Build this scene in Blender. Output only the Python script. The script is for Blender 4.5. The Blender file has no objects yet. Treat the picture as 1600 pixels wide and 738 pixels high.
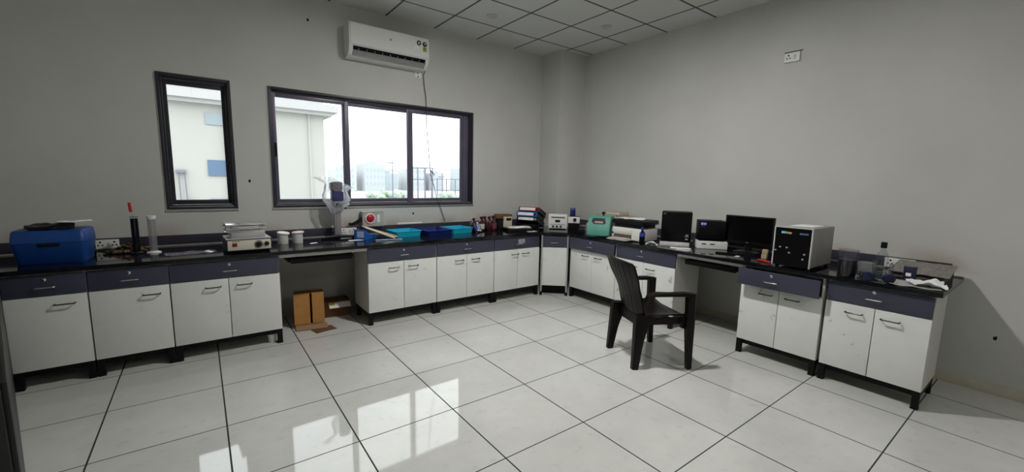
import bpy, bmesh, math, random
from mathutils import Vector, Matrix, noise

# ------------------------------------------------------------------ camera, world, exposure
S = bpy.context.scene
COL = S.collection
H = 3.291            # ceiling height
ZT = 0.832           # top of the worktops
PI = math.pi

cam = bpy.data.cameras.new('camera')
cam_o = bpy.data.objects.new('camera', cam)
COL.objects.link(cam_o)
RX = Vector((0.8006563, -0.5987185, 0.0220366))
UP = Vector((0.0647447, 0.1230309, 0.9902886))
FW = Vector((0.5956153, 0.7914541, -0.1372693))
mw = Matrix.Identity(4)
for i in range(3):
    mw[i][0], mw[i][1], mw[i][2] = RX[i], UP[i], -FW[i]
mw.translation = (-4.6119, -4.8830, 1.493)
cam_o.matrix_world = mw
cam.sensor_width = 36.0
cam.lens = 653.0 / 1600 * 36
cam.shift_x = -3.3 / 1600
cam.shift_y = 3.4 / 1600
cam.clip_start = 0.02
cam.clip_end = 2000
S.camera = cam_o

S.view_settings.view_transform = 'Standard'
S.view_settings.look = 'None'
S.view_settings.gamma = 1
S.view_settings.use_curve_mapping = False
S.view_settings.exposure = 0.0

SKY = 5.0            # overcast zenith
LAMP = 1230.0         # lit ceiling downlight, also scales the added fill light
world = bpy.data.worlds.new('overcast_sky')
S.world = world
world.use_nodes = True
nt = world.node_tree
nt.nodes.clear()
tc = nt.nodes.new('ShaderNodeTexCoord')
sx = nt.nodes.new('ShaderNodeSeparateXYZ')
nt.links.new(tc.outputs['Generated'], sx.inputs[0])
cr = nt.nodes.new('ShaderNodeValToRGB')
cr.color_ramp.elements[0].position = 0.0
cr.color_ramp.elements[0].color = (0.45, 0.46, 0.47, 1)
cr.color_ramp.elements[1].position = 0.7
cr.color_ramp.elements[1].color = (0.97, 0.99, 1.0, 1)
nt.links.new(sx.outputs[2], cr.inputs[0])
bg = nt.nodes.new('ShaderNodeBackground')
bg.inputs[1].default_value = SKY
nt.links.new(cr.outputs[0], bg.inputs[0])
wo = nt.nodes.new('ShaderNodeOutputWorld')
nt.links.new(bg.outputs[0], wo.inputs[0])

S.cycles.max_bounces = 10
S.cycles.diffuse_bounces = 5
S.cycles.glossy_bounces = 4
S.cycles.transparent_max_bounces = 16
S.cycles.sample_clamp_indirect = 6.0
S.cycles.use_denoising = True


def portal(name, loc, rot, sx_, sy_):
    l = bpy.data.lights.new(name, 'AREA')
    l.shape = 'RECTANGLE'
    l.size, l.size_y = sx_, sy_
    l.cycles.is_portal = True
    o = bpy.data.objects.new(name, l)
    COL.objects.link(o)
    o.location = loc
    o.rotation_euler = rot
    return o


portal('window_portal', (-2.84, 0.19, 1.76), (-PI / 2, 0, 0), 2.37, 1.2)
portal('window_portal', (-4.59, 0.19, 1.76), (-PI / 2, 0, 0), 0.54, 1.2)


# ------------------------------------------------------------------ materials
def hexc(h):
    h = h.lstrip('#')
    v = [int(h[i:i + 2], 16) / 255 for i in (0, 2, 4)]
    return tuple(x / 12.92 if x <= 0.04045 else ((x + 0.055) / 1.055) ** 2.4 for x in v)


MATS = {}


def mat(name, color, rough=0.5, metal=0.0, var=0.0, scale=8.0, bump=0.0, bscale=60.0, coat=0.0, emit=None, spec=0.5,
        trans=0.0, ior=1.45):
    if name in MATS:
        return MATS[name]
    c = hexc(color) if isinstance(color, str) else color
    m = bpy.data.materials.new(name)
    m.use_nodes = True
    n = m.node_tree.nodes
    L = m.node_tree.links
    b = n['Principled BSDF']
    b.inputs['Base Color'].default_value = (*c, 1)
    b.inputs['Roughness'].default_value = rough
    b.inputs['Metallic'].default_value = metal
    b.inputs['Specular IOR Level'].default_value = spec
    b.inputs['Coat Weight'].default_value = coat
    b.inputs['Transmission Weight'].default_value = trans
    b.inputs['IOR'].default_value = ior
    t = n.new('ShaderNodeTexCoord')
    if var > 0:
        no = n.new('ShaderNodeTexNoise')
        no.inputs['Scale'].default_value = scale
        no.inputs['Detail'].default_value = 5
        L.new(t.outputs['Object'], no.inputs['Vector'])
        r = n.new('ShaderNodeValToRGB')
        r.color_ramp.elements[0].position = 0.3
        r.color_ramp.elements[1].position = 0.7
        r.color_ramp.elements[0].color = (*[x * (1 - var) for x in c], 1)
        r.color_ramp.elements[1].color = (*[min(1, x * (1 + var)) for x in c], 1)
        L.new(no.outputs['Fac'], r.inputs[0])
        L.new(r.outputs[0], b.inputs['Base Color'])
    if bump > 0:
        nb = n.new('ShaderNodeTexNoise')
        nb.inputs['Scale'].default_value = bscale
        nb.inputs['Detail'].default_value = 4
        L.new(t.outputs['Object'], nb.inputs['Vector'])
        bp = n.new('ShaderNodeBump')
        bp.inputs['Strength'].default_value = bump
        bp.inputs['Distance'].default_value = 0.01
        L.new(nb.outputs['Fac'], bp.inputs['Height'])
        L.new(bp.outputs[0], b.inputs['Normal'])
    if emit:
        b.inputs['Emission Color'].default_value = (*c, 1)
        b.inputs['Emission Strength'].default_value = emit
    MATS[name] = m
    return m


def thin_glass(name, tint=(1, 1, 1), refl=0.08, rough=0.02, haze=0.0, hazecol=(0.8, 0.8, 0.8)):
    """A thin clear sheet: straight-through light plus a mirror film, with optional milky haze."""
    m = bpy.data.materials.new(name)
    m.use_nodes = True
    n = m.node_tree.nodes
    L = m.node_tree.links
    n.clear()
    tr = n.new('ShaderNodeBsdfTransparent')
    tr.inputs[0].default_value = (*tint, 1)
    gl = n.new('ShaderNodeBsdfGlossy')
    gl.inputs['Roughness'].default_value = rough
    lw = n.new('ShaderNodeLayerWeight')
    lw.inputs[0].default_value = 0.5
    pw = n.new('ShaderNodeMath')
    pw.operation = 'POWER'
    pw.inputs[1].default_value = 4.0
    L.new(lw.outputs['Facing'], pw.inputs[0])
    mul = n.new('ShaderNodeMath')
    mul.operation = 'MULTIPLY_ADD'
    mul.inputs[1].default_value = 0.6
    mul.inputs[2].default_value = 0.02 + refl * 0.3
    L.new(pw.outputs[0], mul.inputs[0])
    mx = n.new('ShaderNodeMixShader')
    L.new(mul.outputs[0], mx.inputs[0])
    L.new(tr.outputs[0], mx.inputs[1])
    L.new(gl.outputs[0], mx.inputs[2])
    out = n.new('ShaderNodeOutputMaterial')
    last = mx
    if haze > 0:
        df = n.new('ShaderNodeBsdfDiffuse')
        df.inputs[0].default_value = (*hazecol, 1)
        tl = n.new('ShaderNodeBsdfTranslucent')
        tl.inputs[0].default_value = (*hazecol, 1)
        md = n.new('ShaderNodeMixShader')
        md.inputs[0].default_value = 0.4
        L.new(df.outputs[0], md.inputs[1])
        L.new(tl.outputs[0], md.inputs[2])
        m2 = n.new('ShaderNodeMixShader')
        m2.inputs[0].default_value = haze
        L.new(mx.outputs[0], m2.inputs[1])
        L.new(md.outputs[0], m2.inputs[2])
        last = m2
    L.new(last.outputs[0], out.inputs[0])
    return m


def math_node(n, L, op, a, b=None, c=None):
    x = n.new('ShaderNodeMath')
    x.operation = op
    for i, v in enumerate((a, b, c)):
        if v is None:
            continue
        if isinstance(v, (int, float)):
            x.inputs[i].default_value = v
        else:
            L.new(v, x.inputs[i])
    return x.outputs[0]


def grid_mat(name, base, line, ox, oy, step, wx, wy, rough, var, bumpy=0.0, spec=0.5, speckle=0.0, tilt=0.0):
    """Square tiles laid in world metres: base colour, joints of width wx (lines of constant x) and wy."""
    m = bpy.data.materials.new(name)
    m.use_nodes = True
    n = m.node_tree.nodes
    L = m.node_tree.links
    b = n['Principled BSDF']
    b.inputs['Specular IOR Level'].default_value = spec
    t = n.new('ShaderNodeTexCoord')
    s = n.new('ShaderNodeSeparateXYZ')
    L.new(t.outputs['Object'], s.inputs[0])

    def line_mask(sock, off, w):
        u = math_node(n, L, 'SUBTRACT', sock, off)
        u = math_node(n, L, 'DIVIDE', u, step)
        u = math_node(n, L, 'FRACT', math_node(n, L, 'ADD', u, 100.5))
        u = math_node(n, L, 'ABSOLUTE', math_node(n, L, 'SUBTRACT', u, 0.5))
        return math_node(n, L, 'LESS_THAN', u, w / 2 / step)

    mx = line_mask(s.outputs[0], ox, wx)
    my = line_mask(s.outputs[1], oy, wy)
    mk = math_node(n, L, 'MAXIMUM', mx, my)
    no = n.new('ShaderNodeTexNoise')
    no.inputs['Scale'].default_value = 1.7
    no.inputs['Detail'].default_value = 6
    no.inputs['Roughness'].default_value = 0.65
    L.new(t.outputs['Object'], no.inputs['Vector'])
    r = n.new('ShaderNodeValToRGB')
    r.color_ramp.elements[0].position = 0.3
    r.color_ramp.elements[1].position = 0.65
    r.color_ramp.elements[0].color = (*[x * (1 - var) for x in base], 1)
    r.color_ramp.elements[1].color = (*[x * (1 + var * 0.5) for x in base], 1)
    L.new(no.outputs['Fac'], r.inputs[0])
    col = r.outputs[0]
    if speckle > 0:
        n2 = n.new('ShaderNodeTexNoise')
        n2.inputs['Scale'].default_value = 14
        n2.inputs['Detail'].default_value = 8
        L.new(t.outputs['Object'], n2.inputs['Vector'])
        r2 = n.new('ShaderNodeValToRGB')
        r2.color_ramp.elements[0].position = 0.26
        r2.color_ramp.elements[1].position = 0.42
        r2.color_ramp.elements[0].color = (1 - speckle, 1 - speckle, 1 - speckle * 1.05, 1)
        r2.color_ramp.elements[1].color = (1, 1, 1, 1)
        L.new(n2.outputs['Fac'], r2.inputs[0])
        mm = n.new('ShaderNodeMix')
        mm.data_type = 'RGBA'
        mm.blend_type = 'MULTIPLY'
        mm.inputs[0].default_value = 1
        L.new(col, mm.inputs[6])
        L.new(r2.outputs[0], mm.inputs[7])
        col = mm.outputs[2]
    mi = n.new('ShaderNodeMix')
    mi.data_type = 'RGBA'
    L.new(mk, mi.inputs[0])
    L.new(col, mi.inputs[6])
    mi.inputs[7].default_value = (*line, 1)
    L.new(mi.outputs[2], b.inputs['Base Color'])
    rr = n.new('ShaderNodeMapRange')
    L.new(no.outputs['Fac'], rr.inputs[0])
    rr.inputs[3].default_value = rough * 0.7
    rr.inputs[4].default_value = rough * 1.4
    L.new(math_node(n, L, 'MAXIMUM', rr.outputs[0], math_node(n, L, 'MULTIPLY', mk, 0.8)), b.inputs['Roughness'])
    if tilt > 0:   # gentle waviness of the polished tiles
        n3 = n.new('ShaderNodeTexNoise')
        n3.inputs['Scale'].default_value = 2.5
        L.new(t.outputs['Object'], n3.inputs['Vector'])
        bp = n.new('ShaderNodeBump')
        bp.inputs['Strength'].default_value = tilt
        bp.inputs['Distance'].default_value = 0.02
        L.new(n3.outputs['Fac'], bp.inputs['Height'])
        L.new(bp.outputs[0], b.inputs['Normal'])
    if bumpy > 0:
        n4 = n.new('ShaderNodeTexNoise')
        n4.inputs['Scale'].default_value = 90
        L.new(t.outputs['Object'], n4.inputs['Vector'])
        bp = n.new('ShaderNodeBump')
        bp.inputs['Strength'].default_value = bumpy
        bp.inputs['Distance'].default_value = 0.01
        L.new(n4.outputs['Fac'], bp.inputs['Height'])
        L.new(bp.outputs[0], b.inputs['Normal'])
    return m


def wall_mat():
    m = bpy.data.materials.new('painted_wall')
    m.use_nodes = True
    n = m.node_tree.nodes
    L = m.node_tree.links
    b = n['Principled BSDF']
    b.inputs['Roughness'].default_value = 0.7
    b.inputs['Specular IOR Level'].default_value = 0.25
    t = n.new('ShaderNodeTexCoord')
    no = n.new('ShaderNodeTexNoise')
    no.inputs['Scale'].default_value = 1.3
    no.inputs['Detail'].default_value = 7
    L.new(t.outputs['Object'], no.inputs['Vector'])
    r = n.new('ShaderNodeValToRGB')
    r.color_ramp.elements[0].position = 0.3
    r.color_ramp.elements[1].position = 0.7
    r.color_ramp.elements[0].color = (0.540, 0.540, 0.512, 1)
    r.color_ramp.elements[1].color = (0.605, 0.605, 0.575, 1)
    L.new(no.outputs['Fac'], r.inputs[0])
    # tea-brown splash stains in a band just above the backsplash
    s = n.new('ShaderNodeSeparateXYZ')
    L.new(t.outputs['Object'], s.inputs[0])
    band = math_node(n, L, 'SUBTRACT', 1.0, math_node(n, L, 'MULTIPLY', math_node(n, L, 'ABSOLUTE', math_node(n, L, 'SUBTRACT', s.outputs[2], 0.95)), 9.0))
    band = math_node(n, L, 'MAXIMUM', band, 0.0)
    n2 = n.new('ShaderNodeTexNoise')
    n2.inputs['Scale'].default_value = 2.6
    n2.inputs['Detail'].default_value = 6
    L.new(t.outputs['Object'], n2.inputs['Vector'])
    st = math_node(n, L, 'MULTIPLY', band, math_node(n, L, 'MAXIMUM', math_node(n, L, 'MULTIPLY', math_node(n, L, 'SUBTRACT', n2.outputs['Fac'], 0.42), 3.0), 0.0))
    st = math_node(n, L, 'MINIMUM', st, 0.6)
    mi = n.new('ShaderNodeMix')
    mi.data_type = 'RGBA'
    L.new(st, mi.inputs[0])
    L.new(r.outputs[0], mi.inputs[6])
    mi.inputs[7].default_value = (0.36, 0.25, 0.17, 1)
    L.new(mi.outputs[2], b.inputs['Base Color'])
    n4 = n.new('ShaderNodeTexNoise')
    n4.inputs['Scale'].default_value = 120
    L.new(t.outputs['Object'], n4.inputs['Vector'])
    bp = n.new('ShaderNodeBump')
    bp.inputs['Strength'].default_value = 0.12
    bp.inputs['Distance'].default_value = 0.004
    L.new(n4.outputs['Fac'], bp.inputs['Height'])
    L.new(bp.outputs[0], b.inputs['Normal'])
    return m


def door_mat():
    """white laminate with small scuffs"""
    m = bpy.data.materials.new('white_laminate')
    m.use_nodes = True
    n = m.node_tree.nodes
    L = m.node_tree.links
    b = n['Principled BSDF']
    b.inputs['Roughness'].default_value = 0.35
    g = n.new('ShaderNodeNewGeometry')
    no = n.new('ShaderNodeTexNoise')
    no.inputs['Scale'].default_value = 9
    no.inputs['Detail'].default_value = 8
    no.inputs['Roughness'].default_value = 0.6
    L.new(g.outputs['Position'], no.inputs['Vector'])
    r = n.new('ShaderNodeValToRGB')
    e = r.color_ramp.elements
    e[0].position, e[0].color = 0.275, (0.30, 0.28, 0.24, 1)
    e[1].position, e[1].color = 0.35, (0.72, 0.735, 0.70, 1)
    x = e.new(0.75)
    x.color = (0.76, 0.775, 0.74, 1)
    L.new(no.outputs['Fac'], r.inputs[0])
    L.new(r.outputs[0], b.inputs['Base Color'])
    return m


M_WALL = wall_mat()
M_FLOOR = grid_mat('polished_floor_tile', (0.60, 0.605, 0.575), (0.010, 0.0095, 0.009), -4.570, -0.823, 0.597, 0.0085, 0.007, 0.035, 0.10, speckle=0.10, tilt=0.008)
M_CEIL = grid_mat('ceiling_tile', (0.62, 0.62, 0.615), (0.09, 0.09, 0.09), -2.812, 0.086, 0.60, 0.022, 0.022, 0.85, 0.05, bumpy=0.2, spec=0.2)
M_LAM = door_mat()
M_SIDE = mat('laminate_side', (0.60, 0.60, 0.55), 0.4, var=0.05)
M_NAVY = mat('slate_blue_laminate', (0.048, 0.050, 0.080), 0.4, var=0.06, scale=5)
M_NAVY2 = mat('backsplash_laminate', (0.036, 0.036, 0.055), 0.35, var=0.1)
M_GRAN = mat('black_granite', (0.007, 0.007, 0.010), 0.07, var=0.2, scale=300, spec=0.45)
M_BLK = mat('black_metal', (0.004, 0.004, 0.0045), 0.5, spec=0.25)
M_BLKP = mat('black_plastic', (0.006, 0.006, 0.0065), 0.38, var=0.1, spec=0.3)
M_HANDLE = mat('dark_steel', (0.07, 0.065, 0.06), 0.3, 0.9)
M_CHROME = mat('bright_steel', (0.75, 0.75, 0.76), 0.22, 1.0)
M_ALU = mat('aluminium', (0.60, 0.60, 0.60), 0.35, 0.9)
M_FRAME = mat('dark_window_frame', (0.035, 0.033, 0.042), 0.35, 0.2, var=0.08)
M_SASH = mat('violet_grey_sash', (0.105, 0.095, 0.145), 0.35, 0.1, var=0.08)
M_WHITE = mat('white_plastic', (0.78, 0.78, 0.76), 0.4, var=0.02)
M_CREAM = mat('cream_plastic', (0.62, 0.59, 0.48), 0.45, var=0.04)
M_PAPER = mat('paper', (0.80, 0.80, 0.80), 0.8, var=0.04)
M_SKIRT = mat('cream_skirting', (0.55, 0.52, 0.42), 0.35, var=0.08)
M_CARD = mat('cardboard', (0.42, 0.20, 0.055), 0.8, var=0.08, scale=20)
M_CARDD = mat('brown_card', (0.14, 0.07, 0.03), 0.8, var=0.15)
M_BLUE = mat('blue_plastic', (0.006, 0.058, 0.26), 0.4, var=0.06)
M_CYAN = mat('cyan_plastic', (0.01, 0.40, 0.60), 0.35, var=0.05)
M_NAVYP = mat('navy_plastic', (0.008, 0.02, 0.15), 0.35, var=0.1)
M_TEAL = mat('teal_paint', (0.10, 0.30, 0.24), 0.4, var=0.06)
M_RED = mat('red_plastic', (0.45, 0.015, 0.02), 0.35)
M_AMBER = mat('brown_bottle_glass', (0.045, 0.008, 0.012), 0.12, coat=0.5)
M_CHAIR = mat('dark_brown_plastic', (0.0062, 0.0036, 0.0032), 0.38, var=0.15, scale=30, spec=0.22)
M_GLASS = thin_glass('window_glass', (0.97, 0.99, 0.99), 0.06)
M_CLEAR = thin_glass('clear_glass', (0.88, 0.90, 0.92), 0.2)
M_MILKY = thin_glass('milky_plastic', (0.86, 0.86, 0.88), 0.2, 0.1, 0.14, (0.75, 0.75, 0.73))
M_BAG = thin_glass('crumpled_clear_bag', (0.94, 0.94, 0.96), 0.35, 0.12, 0.38, (0.85, 0.85, 0.88))
M_DARKLIQ = mat('dark_liquid', (0.003, 0.003, 0.0035), 0.3, spec=0.1)


# ------------------------------------------------------------------ mesh helpers
class MB:
    def __init__(self):
        self.bm = bmesh.new()
        self.lay = self.bm.faces.layers.int.new('done')
        self.m = 0

    def _n(self):
        return len(self.bm.faces)

    def _done(self, n0, T=None, v0=None):
        fs = [f for f in self.bm.faces if f[self.lay] == 0]
        for f in fs:
            f[self.lay] = 1
            f.material_index = self.m
        if T is not None:
            vs = {v for f in fs for v in f.verts}
            for v in vs:
                v.co = T @ v.co
        return self

    def box(self, x0, x1, y0, y1, z0, z1, bev=0.0, T=None, seg=2):
        n0 = self._n()
        v = [self.bm.verts.new(p) for p in ((x0, y0, z0), (x1, y0, z0), (x1, y1, z0), (x0, y1, z0), (x0, y0, z1), (x1, y0, z1), (x1, y1, z1), (x0, y1, z1))]
        fs = [self.bm.faces.new([v[i] for i in q]) for q in ((3, 2, 1, 0), (4, 5, 6, 7), (0, 1, 5, 4), (1, 2, 6, 5), (2, 3, 7, 6), (3, 0, 4, 7))]
        if bev > 0:
            es = list({e for f in fs for e in f.edges})
            bmesh.ops.bevel(self.bm, geom=es, offset=bev, segments=seg, affect='EDGES', profile=0.6)
        return self._done(n0, T)

    def rings(self, rings, cap0=True, cap1=True, T=None, closed=True):
        n0 = self._n()
        rv = [[self.bm.verts.new(p) for p in r] for r in rings]
        k = len(rv[0])
        for a, b in zip(rv, rv[1:]):
            for i in range(k if closed else k - 1):
                j = (i + 1) % k
                self.bm.faces.new((a[i], a[j], b[j], b[i]))
        if cap0:
            self.bm.faces.new(rv[0][::-1])
        if cap1:
            self.bm.faces.new(rv[-1])
        return self._done(n0, T)

    def lathe(self, prof, n=28, c=(0, 0, 0), T=None, cap0=True, cap1=True):
        r = [[(c[0] + q * math.cos(2 * PI * i / n), c[1] + q * math.sin(2 * PI * i / n), c[2] + z) for i in range(n)] for q, z in [(max(a, 1e-5), b) for a, b in prof]]
        return self.rings(r, cap0, cap1, T)

    def cyl(self, c, r, h, n=24, T=None, r2=None):
        return self.lathe([(r, 0), (r if r2 is None else r2, h)], n, c, T)

    def rod(self, a, b, r, n=10, r2=None):
        a, b = Vector(a), Vector(b)
        d = b - a
        T = Matrix.Translation(a) @ d.to_track_quat('Z', 'Y').to_matrix().to_4x4()
        return self.lathe([(r, 0), (r if r2 is None else r2, d.length)], n, T=T)

    def tube(self, path, r, n=8):
        P = [Vector(p) for p in path]
        rr = []
        up = None
        for i, p in enumerate(P):
            t = (P[min(i + 1, len(P) - 1)] - P[max(i - 1, 0)]).normalized()
            if up is None:
                up = t.orthogonal().normalized()
            up = (up - t * up.dot(t)).normalized()
            s = t.cross(up)
            q = r[i] if isinstance(r, (list, tuple)) else r
            rr.append([p + up * (q * math.cos(2 * PI * k / n)) + s * (q * math.sin(2 * PI * k / n)) for k in range(n)])
        return self.rings(rr)

    def strip(self, path, w, t, side):
        """rectangular bar along a path: half width w along `side`, half thickness t across."""
        P = [Vector(p) for p in path]
        sd = Vector(side).normalized()
        rr = []
        for i, p in enumerate(P):
            d = (P[min(i + 1, len(P) - 1)] - P[max(i - 1, 0)]).normalized()
            s = (sd - d * sd.dot(d)).normalized()
            u = d.cross(s)
            ww = w[i] if isinstance(w, (list, tuple)) else w
            tt = t[i] if isinstance(t, (list, tuple)) else t
            c = 0.25
            pts = []
            for a, b in ((-1 + c, -1), (1 - c, -1), (1, -1 + c), (1, 1 - c), (1 - c, 1), (-1 + c, 1), (-1, 1 - c), (-1, -1 + c)):
                pts.append(p + s * (a * ww) + u * (b * tt))
            rr.append(pts)
        return self.rings(rr)

    def extrude(self, pts, axis, a0, a1, T=None):
        def mk(u, v, a):
            return {'x': (a, u, v), 'y': (u, a, v), 'z': (u, v, a)}[axis]
        n0 = self._n()
        A = [self.bm.verts.new(mk(u, v, a0)) for u, v in pts]
        B = [self.bm.verts.new(mk(u, v, a1)) for u, v in pts]
        k = len(pts)
        for i in range(k):
            j = (i + 1) % k
            self.bm.faces.new((A[i], A[j], B[j], B[i]))
        self.bm.faces.new(A[::-1])
        self.bm.faces.new(B)
        return self._done(n0, T)

    def loft(self, secs, T=None, cap0=True, cap1=True, k=5):
        """secs: (z, half x, half y, corner radius[, cx, cy])"""
        rr = []
        for s in secs:
            z, hx, hy, r = s[:4]
            cx, cy = (s[4], s[5]) if len(s) > 4 else (0, 0)
            r = min(r, hx * .999, hy * .999)
            ring = []
            for qx, qy, a0 in ((1, 1, 0), (-1, 1, 90), (-1, -1, 180), (1, -1, 270)):
                for i in range(k):
                    a = math.radians(a0 + 90 * i / (k - 1))
                    ring.append((cx + qx * (hx - r) + r * math.cos(a), cy + qy * (hy - r) + r * math.sin(a), z))
            rr.append(ring)
        return self.rings(rr, cap0, cap1, T)

    def sheet(self, w, d, amp, seed, t=0.002, n=14, z0=0.0, fold=0.0, T=None, freq=7.0):
        """a crumpled sheet with a real (thin) thickness lying around z0"""
        n0 = self._n()
        sv = Vector((seed * 3.1, seed * 1.7, seed))

        def h(i, j):
            x, y = (i / n - .5) * w, (j / n - .5) * d
            q = abs(noise.noise(Vector((x * freq, y * freq, 0)) + sv)) * amp + abs(noise.noise(Vector((x * freq * 2.7, y * freq * 2.7, 3)) + sv)) * amp * .4
            return (x + noise.noise(Vector((x * 5, y * 5, 9)) + sv) * amp * .5, y + noise.noise(Vector((x * 5, y * 5, 19)) + sv) * amp * .5, z0 + q + fold * abs(x) * 2 / w)
        top = [[self.bm.verts.new(Vector(h(i, j)) + Vector((0, 0, t))) for j in range(n + 1)] for i in range(n + 1)]
        bot = [[self.bm.verts.new(h(i, j)) for j in range(n + 1)] for i in range(n + 1)]
        for i in range(n):
            for j in range(n):
                self.bm.faces.new((top[i][j], top[i + 1][j], top[i + 1][j + 1], top[i][j + 1]))
                self.bm.faces.new((bot[i][j], bot[i][j + 1], bot[i + 1][j + 1], bot[i + 1][j]))
        for i in range(n):
            self.bm.faces.new((top[i][0], bot[i][0], bot[i + 1][0], top[i + 1][0]))
            self.bm.faces.new((top[i][n], top[i + 1][n], bot[i + 1][n], bot[i][n]))
            self.bm.faces.new((top[0][i], top[0][i + 1], bot[0][i + 1], bot[0][i]))
            self.bm.faces.new((top[n][i], bot[n][i], bot[n][i + 1], top[n][i + 1]))
        return self._done(n0, T)

    def blob(self, c, r, seed=0, amp=0.25, sub=2, sq=(1, 1, 1)):
        n0 = self._n()
        g = bmesh.ops.create_icosphere(self.bm, subdivisions=sub, radius=1)
        sv = Vector((seed * 2.3, seed, seed * .7))
        for v in g['verts']:
            k = 1 + noise.noise(v.co * 1.8 + sv) * amp
            v.co = Vector((v.co.x * r * k * sq[0] + c[0], v.co.y * r * k * sq[1] + c[1], v.co.z * r * k * sq[2] + c[2]))
        return self._done(n0)

    def build(self, name, mats, parent=None, loc=None, rotz=0, sharp=35):
        bm = self.bm
        bmesh.ops.recalc_face_normals(bm, faces=bm.faces[:])
        lim = math.radians(sharp)
        for f in bm.faces:
            f.smooth = True
        for e in bm.edges:
            if len(e.link_faces) == 2:
                e.smooth = e.calc_face_angle(0) < lim
        me = bpy.data.meshes.new(name)
        bm.to_mesh(me)
        bm.free()
        for m in (mats if isinstance(mats, (list, tuple)) else [mats]):
            me.materials.append(m)
        o = bpy.data.objects.new(name, me)
        COL.objects.link(o)
        if parent:
            o.parent = parent
        if loc is not None:
            o.location = loc
        o.rotation_euler = (0, 0, rotz)
        return o


R90 = -PI / 2          # things on the right-hand bench face the room


def RZ(deg):
    return math.radians(deg)


def thing(name, label, cat, loc=(0, 0, 0), rotz=0.0, group=None):
    o = bpy.data.objects.new(name, None)
    o.empty_display_size = 0.05
    COL.objects.link(o)
    o.location = loc
    o.rotation_euler = (0, 0, rotz)
    return tag(o, label, cat, group)


def tag(o, label, cat, group=None, kind=None):
    o['label'] = label
    o['category'] = cat
    if group:
        o['group'] = group
    if kind:
        o['kind'] = kind
    return o


def struct(o):
    o['kind'] = 'structure'
    return o


def TM(x=0, y=0, z=0, rx=0, ry=0, rz=0):
    from mathutils import Euler
    return Matrix.Translation((x, y, z)) @ Euler((math.radians(rx), math.radians(ry), math.radians(rz))).to_matrix().to_4x4()


# ------------------------------------------------------------------ room shell
XL, YF = -6.45, -7.6   # far-left wall, wall behind the camera
W1 = (-4.861, -4.318, 1.157, 2.360)
W2 = (-4.021, -1.655, 1.157, 2.360)

b = MB()
b.box(XL - .2, .2, YF - .2, .2, -.2, 0)
struct(b.build('floor', M_FLOOR))
b = MB()
b.box(XL - .2, .2, YF - .2, .2, H, H + .1)
struct(b.build('ceiling', M_CEIL))

b = MB()
b.box(XL - .2, .2, 0, .2, 0, W1[2])
b.box(XL - .2, .2, 0, .2, W1[3], H)
b.box(XL - .2, W1[0], 0, .2, W1[2], W1[3])
b.box(W1[1], W2[0], 0, .2, W1[2], W1[3])
b.box(W2[1], .2, 0, .2, W1[2], W1[3])
struct(b.build('wall_back', M_WALL))
b = MB()
b.box(0, .2, YF - .2, 0, 0, H)
struct(b.build('wall_right', M_WALL))
b = MB()
b.box(XL - .2, XL, YF - .2, 0, 0, H)
struct(b.build('wall_left', M_WALL))
b = MB()
b.box(XL, 0, YF - .2, YF, 0, H)
struct(b.build('wall_front', M_WALL))
b = MB()
b.box(-.493, 0, -.40, 0, 0, H)
struct(b.build('wall_column', M_WALL))
b = MB()
b.box(-.012, 0, YF, -.40, 0, .083, .003)
struct(b.build('baseboard_right', M_SKIRT))
b = MB()
b.box(XL, -.493, -.012, 0, 0, .083, .003)
struct(b.build('baseboard_back', M_SKIRT))


# windows ---------------------------------------------------------
def window(name, W, sashes, label_handle=None):
    x0, x1, z0, z1 = W
    root = bpy.data.objects.new(name, None)
    COL.objects.link(root)
    struct(root)
    f = MB()
    t = .028

    def ring(mb, a0, a1, c0, c1, w, y0, y1):
        mb.box(a0, a0 + w, y0, y1, c0, c1, .003)
        mb.box(a1 - w, a1, y0, y1, c0, c1, .003)
        mb.box(a0 + w, a1 - w, y0, y1, c0, c0 + w, .003)
        mb.box(a0 + w, a1 - w, y0, y1, c1 - w, c1, .003)
    ring(f, x0, x1, z0, z1, t, -.006, .13)
    ring(f, x0 + t, x1 - t, z0 + t, z1 - t, .016, .018, .13)
    f.build('frame', M_FRAME, root)
    s = MB()
    s.box(x0 - .004, x1 + .004, -.014, -.0065, z0 - .012, z0 + .004)
    s.box(x0 + .0, x0 + .004, -.008, -.0065, z0, z1)
    s.box(x0 + t, x1 - t, -.004, .014, z0 + t, z0 + t + .003)
    s.build('sill_strip', M_ALU, root)
    for i, (a, c, y) in enumerate(sashes):
        q = MB()
        ring(q, a, c, z0 + .046, z1 - .046, .044, y, y + .022)
        so = q.build('sash', M_SASH if len(sashes) > 1 else M_FRAME, root)
        g = MB()
        g.box(a + .04, c - .04, y + .009, y + .013, z0 + .085, z1 - .085)
        g.build('glass_pane', M_GLASS, so)
    if label_handle:
        j = MB()
        j.box(x1 - .135, x1 - .075, .03, .09, z0 + .046, z1 - .046, .004)
        j.box(x1 - .075, x1 - .046, .05, .11, z0 + .046, z1 - .046, .003)
        j.build('jamb_track', M_SASH, root)
        h = MB()
        h.box(label_handle, label_handle + .018, .018, .034, 1.68, 1.82, .004)
        h.build('latch', M_BLK, root)
    return root


window('window_1', W1, [(W1[0] + .03, W1[1] - .03, .06)])
window('window_2', W2, [(W2[0] + .03, -3.236, .04), (-3.30, -2.475, .068), (-2.56, -1.785, .04)], W2[0] + .05)

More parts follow.
